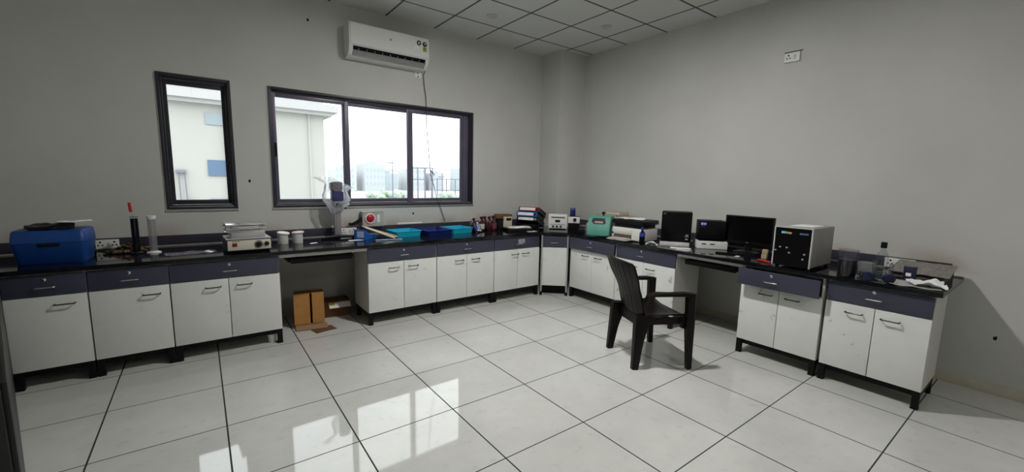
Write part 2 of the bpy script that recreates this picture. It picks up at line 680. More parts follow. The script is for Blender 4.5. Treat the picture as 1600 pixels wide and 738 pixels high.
# off downlights, the lit downlight and an added fill light
for (x, y), lb in (((-1.89, -.77), 'round grey switched-off downlight in ceiling tile, nearer the air conditioner'), ((-.69, -1.37), 'round grey switched-off downlight in ceiling tile, nearer the right wall')):
    t = thing('ceiling_downlight', lb, 'ceiling light', (x, y, H - .012), 0, 'ceiling downlights')
    q = MB()
    q.lathe([(.062, .012), (.062, .004), (.05, 0), (.045, .003)], 32)
    q.build('trim_ring', mat('grey_trim', (.52, .52, .515), .6), t)
    q = MB()
    q.cyl((0, 0, .002), .0448, .004, 32)
    q.build('lens', mat('grey_lens', (.44, .44, .44), .5), t)


def lit_downlight(x, y, strength, lb):
    t = thing('ceiling_downlight', lb, 'ceiling light', (x, y, H - .012), 0, 'ceiling downlights')
    q = MB()
    q.lathe([(.125, .012), (.125, .004), (.085, 0), (.078, .004)], 40, cap1=False)
    q.build('trim_ring', MATS['grey_trim'], t)
    q = MB()
    q.cyl((0, 0, .003), .0775, .004, 32)
    q.build('lens', mat('lit_lens' if strength >= LAMP else 'fill_light_lens', (1, .985, .955), .5, emit=strength), t)


lit_downlight(-2.512, -2.614, LAMP, 'large lit round downlight over the middle of the room')
lit_downlight(-2.512, -6.214, LAMP * .3, 'large round fill light added to the ceiling, unseen behind the camera')  # unseen extra lamp, added to lift the ambient light


# ------------------------------------------------------------------ benches: cabinets
def handle(parent, xc, z, L=.10, up=True, m=M_HANDLE, y=-.030, r=.0048):
    q = MB()
    q.tube([(xc - L / 2, 0, z), (xc - L / 2, y * .8, z), (xc - L / 2 + .006, y, z), (xc + L / 2 - .006, y, z), (xc + L / 2, y * .8, z), (xc + L / 2, 0, z)], r, 8)
    return q.build('handle', m, parent)


def cabinet(label, loc, rot, w, doors, open_=0.0, hx=None, depth=.46, group='bench cabinets', drawer_handle=True, sticker=False):
    t = thing('bench_cabinet', label, 'cabinet', loc, rot, group)
    q = MB()
    th = .018
    q.box(.001, th, .0195, depth, .13, .80)
    q.box(w - th, w - .001, .0195, depth, .13, .80)
    q.box(th, w - th, .022, depth, .13, .148)
    q.box(th, w - th, depth - .01, depth, .148, .80)
    q.box(th, w - th, .022, depth - .01, .632, .642)
    q.box(th, w - th, .03, .10, .785, .80)
    q.build('carcass', M_SIDE, t)
    # drawer
    q = MB()
    q.box(.004, w - .004, -open_, .018 - open_, .645, .786, .0015)
    if open_ > 0:
        q.box(.03, .045, .018 - open_, .35, .66, .76)
        q.box(w - .045, w - .03, .018 - open_, .35, .66, .76)
        q.box(.045, w - .045, .018 - open_, .35, .66, .668)
    d = q.build('drawer', M_NAVY, t)
    cx = w / 2 if hx is None else hx
    if drawer_handle:
        h = handle(d, cx, .704, .095, m=M_CHROME, y=-.026, r=.004)
        h.location = (0, -open_, 0)
        q = MB()
        q.lathe([(.011, 0), (.011, .004), (.008, .006)], 18, T=TM(cx, 0, .755, rx=90))
        q.box(-.0015, .0015, -.0075, -.005, -.005, .005, T=TM(cx, 0, .755))
        k = q.build('lock', M_CHROME, d)
        k.location = (0, -open_, 0)
    if sticker:
        q = MB()
        q.loft([(0, .055, .028, .02), (.002, .053, .027, .02)], T=TM(w / 2 + .06, -.0005, .735, rx=90))
        s = q.build('tape_patch', mat('taped_plastic', (.30, .30, .31), .15, var=.5, scale=60), d)
    # doors
    n = len(doors)
    xs = [0] + [w * (i + 1) / n for i in range(n)]
    for i, hxd in enumerate(doors):
        q = MB()
        q.box(xs[i] + .003, xs[i + 1] - .002, 0, .018, .132, .638, .0015)
        dd = q.build('door', M_LAM, t)
        if hxd is not None:
            handle(dd, hxd, .578)
    # steel stand
    q = MB()
    q.box(.02, w - .02, .03, .055, .085, .13)
    q.box(.02, w - .02, depth - .045, depth - .02, .085, .13)
    q.box(.005, .03, .03, depth - .02, .085, .13)
    q.box(w - .03, w - .005, .03, depth - .02, .085, .13)
    q.build('stand_frame', M_BLK, t)
    for lx in (.003, w - .043):
        for ly in (.004, depth - .06):
            q = MB()
            q.box(lx, lx + .04, ly, ly + .04, .012, .13, .002)
            q.box(lx - .001, lx + .041, ly - .002, ly + .042, 0, .014, .003)
            q.build('leg', M_BLK, t)
    return t


YA, XB = -.775, -.805


def cabA(label, x0, x1, doors, **k):
    return cabinet(label, (x0 + .002, YA, 0), 0, x1 - x0 - .004, doors, **k)


def cabB(label, y0, y1, doors, **k):
    return cabinet(label, (XB, y0 - .002, 0), R90, y0 - y1 - .004, doors, **k)


cabA('white single-door bench cabinet at far left, under the blue plastic box', -5.695, -5.293, [.285])
cabA('white single-door bench cabinet between the far-left one and the double-door one under the hotplate', -5.293, -4.843, [.34])
cabA('scuffed white double-door bench cabinet under the hotplate, left of the kneehole with cardboard boxes', -4.843, -4.09, [.27, .485], hx=.385)
cabA('white double-door bench cabinet right of the kneehole with cardboard boxes, under the cyan tray', -3.327, -2.577, [.265, .475], hx=.375)
cabA('white double-door bench cabinet under the navy tray, middle of the three in a row', -2.577, -1.815, [.28, .495])
cabA('white double-door bench cabinet with a taped patch on its drawer, left of the corner panel', -1.815, -1.10, [.31, .475], sticker=True, hx=.37)
cabB('white double-door bench cabinet right of the corner panel, under the teal machine', -1.045, -1.788, [.27, .48], open_=.03)
cabB('white double-door bench cabinet behind the brown chair, under the printer', -1.788, -2.550, [.245, .47], hx=.345)
cabB('white double-door bench cabinet under the black-fronted instrument, its drawer pulled open', -3.197, -3.815, [.21, .41], open_=.085, hx=.27)
cabB('white double-door bench cabinet at the right end of the bench, under the glassware', -3.83, -4.425, [.18, .385], hx=.28)

# corner panel, set diagonally
P0, P1 = Vector((-1.095, -.80, 0)), Vector((-.83, -1.035, 0))
dv = P1 - P0
cw = dv.length
t = thing('corner_cabinet', 'narrow white diagonal corner cabinet with one drawer, between the two bench runs', 'cabinet', P0, math.atan2(dv.y, dv.x))
q = MB()
q.box(.022, cw - .022, 0, .018, .132, .638, .0015)
q.build('door', M_LAM, t)
q = MB()
q.box(.022, cw - .022, 0, .018, .645, .786, .0015)
d = q.build('drawer', M_NAVY, t)
handle(d, cw / 2 - .01, .704, .095, m=M_CHROME, y=-.026, r=.004)
for x in (.001, cw - .021):
    q = MB()
    q.box(x, x + .02, 0, .03, .045, .80, .002)
    q.build('post', M_ALU, t)
    q = MB()
    q.box(x - .006, x + .026, -.006, .034, 0, .045, .003)
    q.build('foot', M_BLK, t)
q = MB()
q.box(.022, cw - .022, .02, .05, .148, .165)
q.box(.022, cw - .022, .12, .14, .01, .13)
q.build('plinth', M_BLK, t)

# worktop
t = thing('worktop', 'long black polished granite worktop running round the corner on both walls', 'worktop')
q = MB()
q.extrude([(XL, -.795), (-1.115, -.795), (-.85, -1.045), (-.832, -1.06), (-.832, -4.455), (0, -4.455), (0, -.401), (-.494, -.401), (-.494, 0), (XL, 0)], 'z', ZT - .030, ZT)
q.build('slab', M_GRAN, t)
q = MB()
q.box(-4.088, -3.33, -.770, -.745, ZT - .062, ZT - .030)
q.build('support_rail', M_SIDE, t)
q = MB()
q.box(-.79, -.765, -3.194, -2.554, ZT - .062, ZT - .030)
q.build('support_rail', M_SIDE, t)

t = thing('backsplash', 'dark slate backsplash strip along the window wall behind the bench', 'backsplash', group='backsplash strips')
q = MB()
q.box(XL + .01, -.497, -.019, -.001, ZT + .011, ZT + .098, .002)
q.build('strip', M_NAVY2, t)
q = MB()
q.box(XL + .01, -.497, -.024, -.001, ZT + .0005, ZT + .011, .002)
q.build('sealant_bead', mat('dusty_bead', (.34, .32, .27), .6, var=.2), t)
t = thing('backsplash', 'dark slate backsplash strip along the right wall behind the computer and glassware', 'backsplash', group='backsplash strips')
q = MB()
q.box(-.019, -.001, -4.382, -.404, ZT + .011, ZT + .098, .002)
q.build('strip', M_NAVY2, t)
q = MB()
q.box(-.024, -.001, -4.45, -.404, ZT + .0005, ZT + .011, .002)
q.build('sealant_bead', MATS['dusty_bead'], t)


def keyboard_tray(label, loc, rot, w):
    t = thing('keyboard_tray', label, 'keyboard tray', loc, rot, 'keyboard trays')
    q = MB()
    q.box(.05, w - .05, .02, .30, -.012, .0, .004)
    q.box(.05, w - .05, 0, .02, -.018, .03, .006)
    q.build('tray', M_BLK, t)
    for x in (.03, w - .055):
        q = MB()
        q.box(x, x + .025, .03, .33, -.006, .025)
        q.box(x, x + .025, .10, .14, .025, .088)
        q.build('slide_rail', M_BLK, t)
    return t


keyboard_tray('black pull-out keyboard tray hanging in the kneehole above the cardboard boxes', (-4.04, -.70, .712), 0, .64)
keyboard_tray('black pull-out keyboard tray hanging in the kneehole behind the brown chair', (-.74, -2.56, .712), R90, .60)

# dark steel cupboard at the left edge of the frame
a = math.atan2(-.739 + 1.816, -5.706 + 5.441)
t = thing('steel_cupboard', 'dark charcoal steel cupboard at the left edge of the photo, beside the first bench cabinet', 'cupboard', (-5.690, -.83, 0), RZ(14.5))
q = MB()
q.box(-.40, 0, -2.6, 0, .06, .98, .004)
q.build('body', mat('charcoal_steel', (.013, .013, .015), .45), t)
q = MB()
q.box(-.38, -.012, -2.58, -.02, 0, .06)
q.build('plinth', M_BLK, t)
for i in range(3):
    q = MB()
    q.box(0, .012, -2.58 + i * .86, -1.74 + i * .86, .08, .96, .003)
    q.build('door', MATS['charcoal_steel'], t)


# ------------------------------------------------------------------ brown plastic armchair
t = thing('plastic_armchair', 'dark brown moulded plastic armchair with slatted back standing on the tiled floor', 'chair', (-1.825, -2.70, 0), RZ(-23.7))
# local frame: +x forward, +y to the sitter's left
prof = [(.115, .385), (.085, .44), (.065, .52), (.045, .60), (.012, .68), (-.022, .76), (-.048, .83), (-.062, .865)]


def back_pt(u, s, off=0.0):
    k = s * (len(prof) - 1)
    i = min(int(k), len(prof) - 2)
    f = k - i
    x = prof[i][0] * (1 - f) + prof[i + 1][0] * f
    z = prof[i][1] * (1 - f) + prof[i + 1][1] * f
    ss = min(1, max(0, (s - .46) / .26))
    hw = .190 + .043 * ss * ss * (3 - 2 * ss) - .035 * (max(0, s - .88) / .12) ** 2
    return Vector((x + .04 * u * u - .015 + off, u * hw, z + .012 * (1 - u * u) * (s > .85)))


q = MB()


def back_panel(u0, u1, s0, s1, th=.011, ns=10, nu=4):
    rr = []
    for i in range(ns + 1):
        s = s0 + (s1 - s0) * i / ns
        fr = [back_pt(u0 + (u1 - u0) * j / nu, s, th / 2) for j in range(nu + 1)]
        bk = [back_pt(u0 + (u1 - u0) * j / nu, s, -th / 2) for j in range(nu + 1)]
        rr.append(fr + bk[::-1])
    q.rings(rr)


back_panel(-1, 1, .90, 1.0, .022, 3, 16)
back_panel(-1, 1, .0, .10, .016, 3, 16)
back_panel(-1, 1, .40, .435, .012, 2, 16)
ns_ = 7
for i in range(ns_):
    u0 = -1 + 2 * i / ns_
    wv = 2 / ns_
    g = .014
    back_panel(u0 + (0 if i == 0 else g), u0 + wv - (0 if i == ns_ - 1 else g), .08, .92, .016 if i in (0, ns_ - 1) else .011, 12, 2)
q.build('backrest', M_CHAIR, t)
# seat: dished pan with a turned-down rim
q = MB()
rr_top, NX, NY = [], 12, 12
grid_t, grid_b = [], []
for i in range(NX + 1):
    fx = i / NX
    x = .085 + .40 * fx
    hw = .205 + .045 * fx
    row = []
    for j in range(NY + 1):
        u = -1 + 2 * j / NY
        z = .418 + .012 * fx + .022 * abs(u) ** 3 - .018 * math.sin(PI * fx) * (1 - u * u) - .02 * max(0, fx - .85) / .15
        row.append((x, u * hw, z))
    grid_t.append(row)
ringz = []
n0 = q._n()
V = [[q.bm.verts.new(p) for p in r] for r in grid_t]
Vb = [[q.bm.verts.new((p[0], p[1], p[2] - .012)) for p in r] for r in grid_t]
for i in range(NX):
    for j in range(NY):
        q.bm.faces.new((V[i][j], V[i + 1][j], V[i + 1][j + 1], V[i][j + 1]))
        q.bm.faces.new((Vb[i][j], Vb[i][j + 1], Vb[i + 1][j + 1], Vb[i + 1][j]))
edge = [(i, 0) for i in range(NX)] + [(NX, j) for j in range(NY)] + [(i, NY) for i in range(NX, 0, -1)] + [(0, j) for j in range(NY, 0, -1)]
for k in range(len(edge)):
    a_, b_ = edge[k], edge[(k + 1) % len(edge)]
    q.bm.faces.new((V[a_[0]][a_[1]], V[b_[0]][b_[1]], Vb[b_[0]][b_[1]], Vb[a_[0]][a_[1]]))
q._done(n0)
q.strip([(.09, -.20, .385), (.30, -.232, .392), (.47, -.248, .395)], .028, .006, (0, 0, 1))
q.strip([(.09, .20, .385), (.30, .232, .392), (.47, .248, .395)], .028, .006, (0, 0, 1))
q.strip([(.482, -.245, .388), (.486, 0, .385), (.482, .245, .388)], .026, .006, (0, 0, 1))
q.strip([(.088, -.20, .375), (.085, 0, .375), (.088, .20, .375)], .045, .006, (0, 0, 1))
q.build('seat', M_CHAIR, t)
for sgn in (-1, 1):
    q = MB()
    q.strip([(.112, sgn * .205, .545), (.120, sgn * .224, .600), (.155, sgn * .252, .624), (.25, sgn * .283, .628), (.40, sgn * .286, .625), (.452, sgn * .286, .618), (.470, sgn * .286, .590)], [.022, .026, .028, .029, .029, .028, .026], [.018, .017, .016, .015, .016, .017, .018], (0, 1, 0))
    q.build('armrest', M_CHAIR, t)
    q = MB()
    q.strip([(.452, sgn * .286, .628), (.455, sgn * .287, .50), (.458, sgn * .288, .40), (.468, sgn * .289, .20), (.478, sgn * .290, .0)], [.030, .028, .028, .025, .022], [.034, .032, .036, .027, .021], (0, 1, 0))
    q.box(.40, .47, sgn * .25 - .004, sgn * .25 + .03 * 1, .34, .42) if sgn > 0 else q.box(.40, .47, -.28, -.246, .34, .42)
    q.build('leg', M_CHAIR, t)
    q = MB()
    q.strip([(.085, sgn * .196, .44), (.075, sgn * .205, .36), (.052, sgn * .214, .22), (.030, sgn * .224, .0)], [.030, .030, .027, .022], [.060, .058, .040, .027], (0, 1, 0))
    q.build('leg', M_CHAIR, t)


# ------------------------------------------------------------------ things on the walls
# split air conditioner
t = thing('air_conditioner', 'white wall-mounted split air conditioner above the wide window', 'air conditioner', (-3.275, 0, 2.75))
Wc = .893
pf = [(0, .325), (-.165, .335), (-.192, .328), (-.203, .305), (-.208, .115), (-.200, .100)]
low = [(-.150, .018), (-.115, .002), (0, 0)]
q = MB()
for a0, a1 in ((0, .04), (Wc - .04, Wc)):
    q.extrude(pf + [(-.188, .055)] + low, 'x', a0, a1)
q.extrude(pf + [(-.150, .090), (-.120, .030), (-.105, .003), (0, 0)], 'x', .04, Wc - .04)
q.build('body', M_WHITE, t)
q = MB()
q.extrude([(-.196, .332), (-.206, .326), (-.2125, .305), (-.2165, .112), (-.206, .108), (-.199, .30)], 'x', .012, Wc - .008)
q.box(.45, Wc - .01, -.2175, -.216, .133, .136)
fp = q.build('front_panel', mat('glossy_white', (.80, .80, .79), .12), t)
q = MB()
q.extrude([(-.196, .098), (-.150, .090), (-.122, .034), (-.140, .040)], 'x', .041, Wc - .041)
q.build('outlet', M_BLK, t)
q = MB()
q.extrude([(-.180, .060), (-.174, .064), (-.138, .022), (-.146, .017)], 'x', .045, Wc - .045)
for i in range(9):
    x = .1 + i * .085
    q.box(x, x + .004, -.186, -.15, .05, .085)
q.build('louver', mat('grey_louver', (.30, .30, .30), .5), t)
q = MB()
for cx_, cz in ((.765, .262), (.835, .258)):
    q.lathe([(.027, 0), (.027, .0015)], 28, T=TM(cx_, -.2145, cz, rx=90 + 1))
q.build('round_sticker', mat('sticker_black', (.02, .02, .02), .5), fp)
q = MB()
q.lathe([(.014, 0), (.014, .002)], 20, T=TM(.765, -.2155, .262, rx=91))
q.box(.828, .85, -.2175, -.216, .255, .275, T=None)
q.build('sticker_centre', mat('sticker_grey', (.45, .42, .40), .5), fp)
q = MB()
q.box(.812, .858, -.2175, -.2155, .178, .228)
q.build('energy_sticker', mat('sticker_yellow', (.42, .40, .02), .5), fp)
q = MB()
for a in ((.820, .850, .215, .220), (.820, .836, .198, .206), (.838, .844, .183, .194)):
    q.box(a[0], a[1], -.2182, -.2174, a[2], a[3])
q.build('sticker_print', MATS['sticker_black'], fp)
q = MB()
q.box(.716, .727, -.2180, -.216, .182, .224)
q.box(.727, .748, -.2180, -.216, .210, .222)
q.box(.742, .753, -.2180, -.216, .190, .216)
q.build('white_mark', mat('mark_white', (.95, .95, .95), .4), fp)  # plain white n-shaped mark on the panel
q = MB()
q.box(.425, .452, -.2170, -.2145, .222, .226)
q.box(.428, .434, -.2170, -.2145, .226, .238)
q.box(.443, .449, -.2170, -.2145, .226, .238)
q.box(.434, .443, -.2170, -.2145, .234, .238)
q.build('emblem', mat('sticker_dark', (.12, .12, .12), .5), fp)

# outlet plate under the air conditioner and its cable
t = thing('outlet_plate', 'small white plate with two dark holes under the right end of the air conditioner', 'socket', (-2.43, 0, 2.715))
q = MB()
q.box(-.045, .045, -.012, 0, -.035, .035, .003)
q.build('plate', M_WHITE, t)
q = MB()
q.cyl((0, 0, 0), .008, .002, 12, T=TM(-.008, -.012, .018, rx=90))
q.cyl((0, 0, 0), .008, .002, 12, T=TM(-.004, -.012, -.02, rx=90))
q.build('hole', M_BLK, t)
q = MB()
pts = [(-2.376, -.10, 2.762), (-2.373, -.03, 2.72), (-2.358, -.014, 2.60), (-2.334, -.016, 2.45), (-2.330, -.016, 2.28), (-2.329, -.018, 2.10), (-2.312, -.016, 1.90), (-2.295, -.016, 1.72), (-2.289, -.02, 1.60), (-2.282, -.02, 1.53), (-2.24, -.022, 1.40), (-2.19, -.022, 1.22), (-2.13, -.022, 1.08), (-2.085, -.024, .95)]
q.tube(pts, .0042, 8)
q.tube([(-2.289, -.022, 1.60), (-2.268, -.022, 1.575), (-2.235, -.022, 1.545)], .006, 6)
o = q.build('cable', mat('dark_cable', (.03, .028, .028), .6))
tag(o, 'thin dark cable hanging from the air conditioner down across the wide window', 'cable')


def socket(label, loc, rot, w, h, kind='double', n_=1):
    t = thing('wall_socket', label, 'socket', loc, rot, 'wall sockets')
    q = MB()
    q.box(0, w, -.026, -.0005, 0, h, .003)
    q.build('plate', M_WHITE, t)
    q = MB()
    for k in range(n_):
        cx_ = w * (.28 if n_ == 1 else (.2 + .6 * k))
        for dx, dz, r in ((0, .018, .0075), (-.013, -.008, .0062), (.013, -.008, .0062)):
            q.cyl((0, 0, 0), r, .0015, 12, T=TM(cx_ + dx, -.026, h / 2 + dz, rx=90))
    q.build('pin_hole', M_BLK, t)
    for k in range(n_):
        q = MB()
        x = w * (.62 if n_ == 1 else .5)
        q.box(x, x + w * .16, -.030, -.026, h * .25, h * .75, .002)
        q.build('switch', mat('switch_grey', (.55, .55, .53), .4), t)
        break
    return t


s = socket('white three-pin socket high on the right wall, with a dark lintel gap above it', (0, -3.045, 2.668), R90, .130, .085)
q = MB()
q.box(-.01, .145, -.004, 0, .092, .10)
q.build('gap_line', M_BLK, s)
socket('white socket plate on the backsplash between the blue plastic box and the brown debris', (-5.335, -.0175, .845), 0, .145, .075, n_=2)
socket('white socket plate on the backsplash behind the foot of the bagged stirrer', (-3.385, -.0175, .845), 0, .175, .078, n_=2)
socket('white socket plate on the right backsplash behind the glassware', (-.0175, -3.99, .845), R90, .19, .078, n_=2)
socket('white socket plate on the backsplash behind the cluster of brown bottles', (-1.70, -.0175, .845), 0, .15, .07, n_=2)

# siren-like box on the backsplash ledge below the window
t = thing('lamp_box', 'grey metal box with round red lens on the backsplash below the wide window', 'alarm box', (-3.155, -.012, ZT + .0985))
q = MB()
q.box(0, .245, -.075, 0, .0, .165, .006)
q.build('housing', mat('grey_box_paint', (.42, .41, .38), .5, var=.15), t)
q = MB()
q.box(-.005, .25, -.08, .0, .165, .172, .002)
q.build('lid', M_ALU, t)
q = MB()
q.lathe([(.060, 0), (.060, .012), (.050, .016), (.046, .010)], 32, T=TM(.085, -.075, .095, rx=90))
q.build('bezel', M_WHITE, t)
q = MB()
q.lathe([(.046, 0), (.044, .012), (.03, .022), (.01, .026)], 32, T=TM(.085, -.077, .095, rx=90))
q.build('red_lens', M_RED, t)
q = MB()
q.box(.165, .195, -.079, -.075, .05, .135, .001)
q.build('label_plate', M_PAPER, t)
q = MB()
q.tube([(.01, -.04, .10), (-.02, -.045, .075), (-.06, -.045, .05), (-.10, -.045, .035), (-.135, -.045, .03)], [.02, .022, .02, .016, .013], 10)
q.lathe([(.018, 0), (.02, .015), (.012, .03)], 16, T=TM(-.13, -.045, .022))
q.build('lead_grip', M_BLKP, t)

# specks and screw holes on the walls
for loc, rot, lb in (((-4.21, -.0008, 1.43), 0, 'dark screw hole in the wall between the two windows'), ((-2.51, -.0008, 1.06), 0, 'dark chip in the wall below the wide window'), ((-.0008, -4.66, .42), R90, 'dark chip low on the right wall beyond the bench end'), ((-3.62, -.0008, 3.06), 0, 'small dark hole in the wall left of the air conditioner')):
    q = MB()
    q.blob((0, 0, 0), .011, loc[0], .5, 2, (1, .12, 1.3))
    o = q.build('wall_chip', M_BLK, None, loc, rot)
    tag(o, lb, 'wall chip', 'wall chips')


# ------------------------------------------------------------------ small builders
def lathe_thing(name, label, cat, loc, parts, rotz=0, group=None, n=28):
    """parts: (name, material, profile)"""
    t = thing(name, label, cat, loc, rotz, group)
    for nm, m, pr in parts:
        q = MB()
        q.lathe(pr, n)
        q.build(nm, m, t)
    return t


def tray(name, label, loc, rotz, hx, hy, h, m, group, rim=.008):
    t = thing(name, label, 'tray', loc, rotz, group)
    q = MB()
    s = .90
    r = .02
    q.loft([(0, hx * s, hy * s, r), (h * .9, hx - .006, hy - .006, r), (h * .92, hx, hy, r), (h, hx, hy, r), (h, hx - .010, hy - .010, r), (.006, hx * s - .006, hy * s - .006, r)])
    q.build('tray_body', m, t)
    return t


def paper(name, label, loc, rotz, w, d, amp, seed, m=None, group=None, cat='paper', freq=7.0, n=14, t=.0015):
    q = MB()
    q.sheet(w, d, amp, seed, t, n, freq=freq)
    o = q.build(name, m or M_PAPER, None, loc, rotz, 50)
    tag(o, label, cat, group)
    return o


# ------------------------------------------------------------------ bench along the window wall, left to right
# blue box
BX = (-5.478, -.455, ZT)
t = thing('storage_box', 'large blue plastic lidded box at the left end of the worktop', 'box', BX, RZ(-3))
q = MB()
q.loft([(0, .168, .125, .02), (.006, .172, .13, .025), (.135, .186, .150, .03), (.150, .189, .153, .03), (.150, .182, .146, .03)], cap1=True)
q.build('tub', M_BLUE, t)
q = MB()
q.loft([(.152, .189, .153, .03), (.165, .189, .153, .03), (.228, .184, .138, .03), (.238, .176, .130, .03), (.239, .10, .08, .02)])
q.build('lid', M_BLUE, t)
q = MB()
q.box(-.055, .055, -.158, -.138, .128, .150, .006)
q.build('handle', M_BLKP, t)
q = MB()
q.tube([(-.184, -.02, .12), (-.210, -.02, .125), (-.210, .06, .125), (-.184, .06, .12)], .008, 8)
q.build('side_grip', M_BLKP, t)
q = MB()
q.sheet(.24, .20, .035, 4.2, .02, 14, freq=9)
o = q.build('folded_cloth', M_BLKP, None, (BX[0] - .01, BX[1] - .03, ZT + .240), RZ(6), 60)
tag(o, 'folded black cloth lying on the lid of the blue plastic box', 'cloth')
paper('document_sheet', 'crumpled white paper sheet on the blue box lid, right of the black cloth', (BX[0] + .11, BX[1] - .02, ZT + .285), RZ(18), .18, .15, .02, 2.0, t=.002)
# debris heap
q = MB()
random.seed(4)
for i in range(150):
    a = random.random() * 2 * PI
    r = random.random() ** .6
    px, py = .14 * r * math.cos(a), .11 * r * math.sin(a)
    hgt = .075 * (1 - r) * random.random()
    q.m = random.choice([0, 0, 1, 2, 2])
    s_ = .007 + random.random() * .012
    q.blob((px, py, max(s_ * 1.05, hgt)), s_, i, .6, 1, (1.3, 1, .8))
o = q.build('debris_heap', [M_CARDD, mat('rubble_tan', (.35, .25, .17), .9), mat('rubble_dark', (.03, .022, .018), .9)], None, (-5.12, -.22, ZT), 0, 20)
tag(o, 'loose heap of brown soil lumps and scraps beside the blue box', 'debris', kind='stuff')
# measuring cylinders
t = lathe_thing('measuring_cylinder', 'tall glass cylinder of dark liquid right of the blue box', 'measuring cylinder', (-5.05, -.36, ZT),
                [('base', M_BLK, [(.044, 0), (.044, .01), (.03, .016), (.026, .02)]),
                 ('glass', M_CLEAR, [(.025, .02), (.026, .30), (.029, .306), (.0265, .3065), (.024, .30)]),
                 ('liquid', M_DARKLIQ, [(.0235, .022), (.0235, .288), (.0001, .288)])], n=24)
t = thing('hydrometer', 'glass hydrometer with a red top standing in the dark cylinder', 'hydrometer', (-5.056, -.362, ZT + .292))
q = MB()
q.rod((0, 0, 0), (-.006, 0, .05), .004, 10)
q.build('stem', M_CLEAR, t)
q = MB()
q.rod((-.006, 0, .05), (-.012, 0, .125), .0115, 12, .0105)
q.build('red_top', M_RED, t)
lathe_thing('measuring_cylinder', 'empty clear plastic measuring cylinder with a white rim', 'measuring cylinder', (-4.945, -.36, ZT),
            [('base', M_WHITE, [(.048, 0), (.048, .007), (.03, .012), (.027, .016)]),
             ('tube', M_MILKY, [(.026, .016), (.027, .28), (.0255, .28), (.0245, .02)]),
             ('rim', M_WHITE, [(.0285, .28), (.031, .29), (.031, .308), (.0275, .308), (.027, .282)])], n=24)
paper('plastic_sheet', 'thin crumpled plastic sheet lying flat on the worktop left of the hotplate', (-4.70, -.53, ZT), RZ(8), .34, .16, .012, 7.1, thin_glass('flat_plastic', (.7, .7, .75), .4, .1, .12, (.6, .6, .7)), cat='plastic sheet', freq=16, n=22)

# hotplate / shaker
HX = (-4.305, -.565, ZT)
t = thing('hotplate', 'bench hotplate with a cream control panel and a silver block on top', 'hotplate', HX, RZ(3))
hw, hd = .165, .155
q = MB()
q.box(-hw, hw, -hd, hd, .018, .115, .006)
q.build('housing', mat('dark_grey_paint', (.03, .03, .032), .4), t)
q = MB()
q.box(-hw + .002, hw - .002, -hd + .004, hd - .002, .115, .122, .003)
q.build('deck', mat('lilac_grey_deck', (.42, .42, .46), .35), t)
q = MB()
q.box(-hw + .008, hw - .008, -hd - .004, -hd + .001, .026, .108, .002)
p_ = q.build('control_panel', M_CREAM, t)
q = MB()
q.box(-.125, -.090, -hd - .009, -hd - .003, .058, .088, .002)
q.build('red_switch', mat('dark_red_switch', (.16, .012, .01), .4), p_)
q = MB()
q.lathe([(.034, 0), (.034, .002)], 32, T=TM(.065, -hd - .004, .068, rx=90))
q.build('dial_scale', mat('dial_grey', (.22, .20, .17), .5), p_)
q = MB()
q.lathe([(.022, 0), (.021, .014), (.012, .017)], 24, T=TM(.065, -hd - .005, .068, rx=90))
q.box(-.002, .002, -.0185, -.016, 0, .018, T=TM(.065, -hd - .005, .068))
q.build('dial_knob', M_BLKP, p_)
q = MB()
q.lathe([(.019, 0), (.018, .014), (.01, .017)], 24, T=TM(.125, -hd - .004, .070, rx=90))
q.build('small_knob', M_BLKP, p_)
q = MB()
q.box(-.125, -.07, -hd - .0046, -hd - .0036, .097, .102)
q.build('panel_print', MATS['sticker_dark'], p_)
for fx in (-.14, .14):
    for fy in (-.12, .12):
        q = MB()
        q.cyl((fx, fy, 0), .012, .019, 14)
        q.build('foot', M_BLK, t)
q = MB()
q.box(-.125, .125, -.115, .105, .122, .172, .004)
q.build('heating_block', M_ALU, t)
q = MB()
q.box(-.165, .135, -.09, .12, .173, .181, .002)
q.box(-.16, .14, -.085, .12, .200, .208, .002)
for fx in (-.15, .12):
    for fy in (-.07, .10):
        q.rod((fx, fy, .18), (fx, fy, .235), .007, 10)
        q.cyl((fx, fy, .208), .012, .012, 12)
q.box(-.15, .14, -.06, .13, .226, .236, .003)
q.build('shelf_rack', M_CHROME, t)
paper('paper_sheet', 'white paper sheet slipped into the rack on top of the hotplate', (HX[0] - .01, HX[1] - .02, ZT + .209), RZ(3), .20, .14, .006, 3.3)

# white jars
for x, y, lb, m in ((-3.992, -.325, 'white plastic jar with a tilted white lid, left of the pair', M_MILKY), (-3.865, -.335, 'white plastic jar with a pinkish flat lid, right of the pair', M_MILKY)):
    first = m and x < -3.9
    t = thing('jar', lb, 'jar', (x, y, ZT), 0, 'white jars')
    q = MB()
    q.lathe([(.044, 0), (.046, .004), (.046, .092), (.043, .096)], 32)
    q.build('body', mat('jar_white', (.66, .66, .64), .35), t)
    q = MB()
    q.lathe([(.046, .06), (.0464, .061), (.0464, .075), (.046, .076)], 32)
    q.build('band', mat('jar_band', (.55, .55, .60), .4), t)
    q = MB()
    T = TM(0.004, 0, .098, ry=7 if first else -4, rx=6 if first else 3)
    q.lathe([(.052, 0), (.055, .003), (.055, .011), (.050, .014), (.0001, .010 if first else .015)], 32, T=T)
    q.build('lid', M_WHITE if first else mat('pinkish_lid', (.62, .52, .50), .4), t)
paper('paper_scrap', 'small white paper scrap lying on the worktop right of the jars', (-3.74, -.43, ZT), RZ(20), .07, .03, .006, 5)

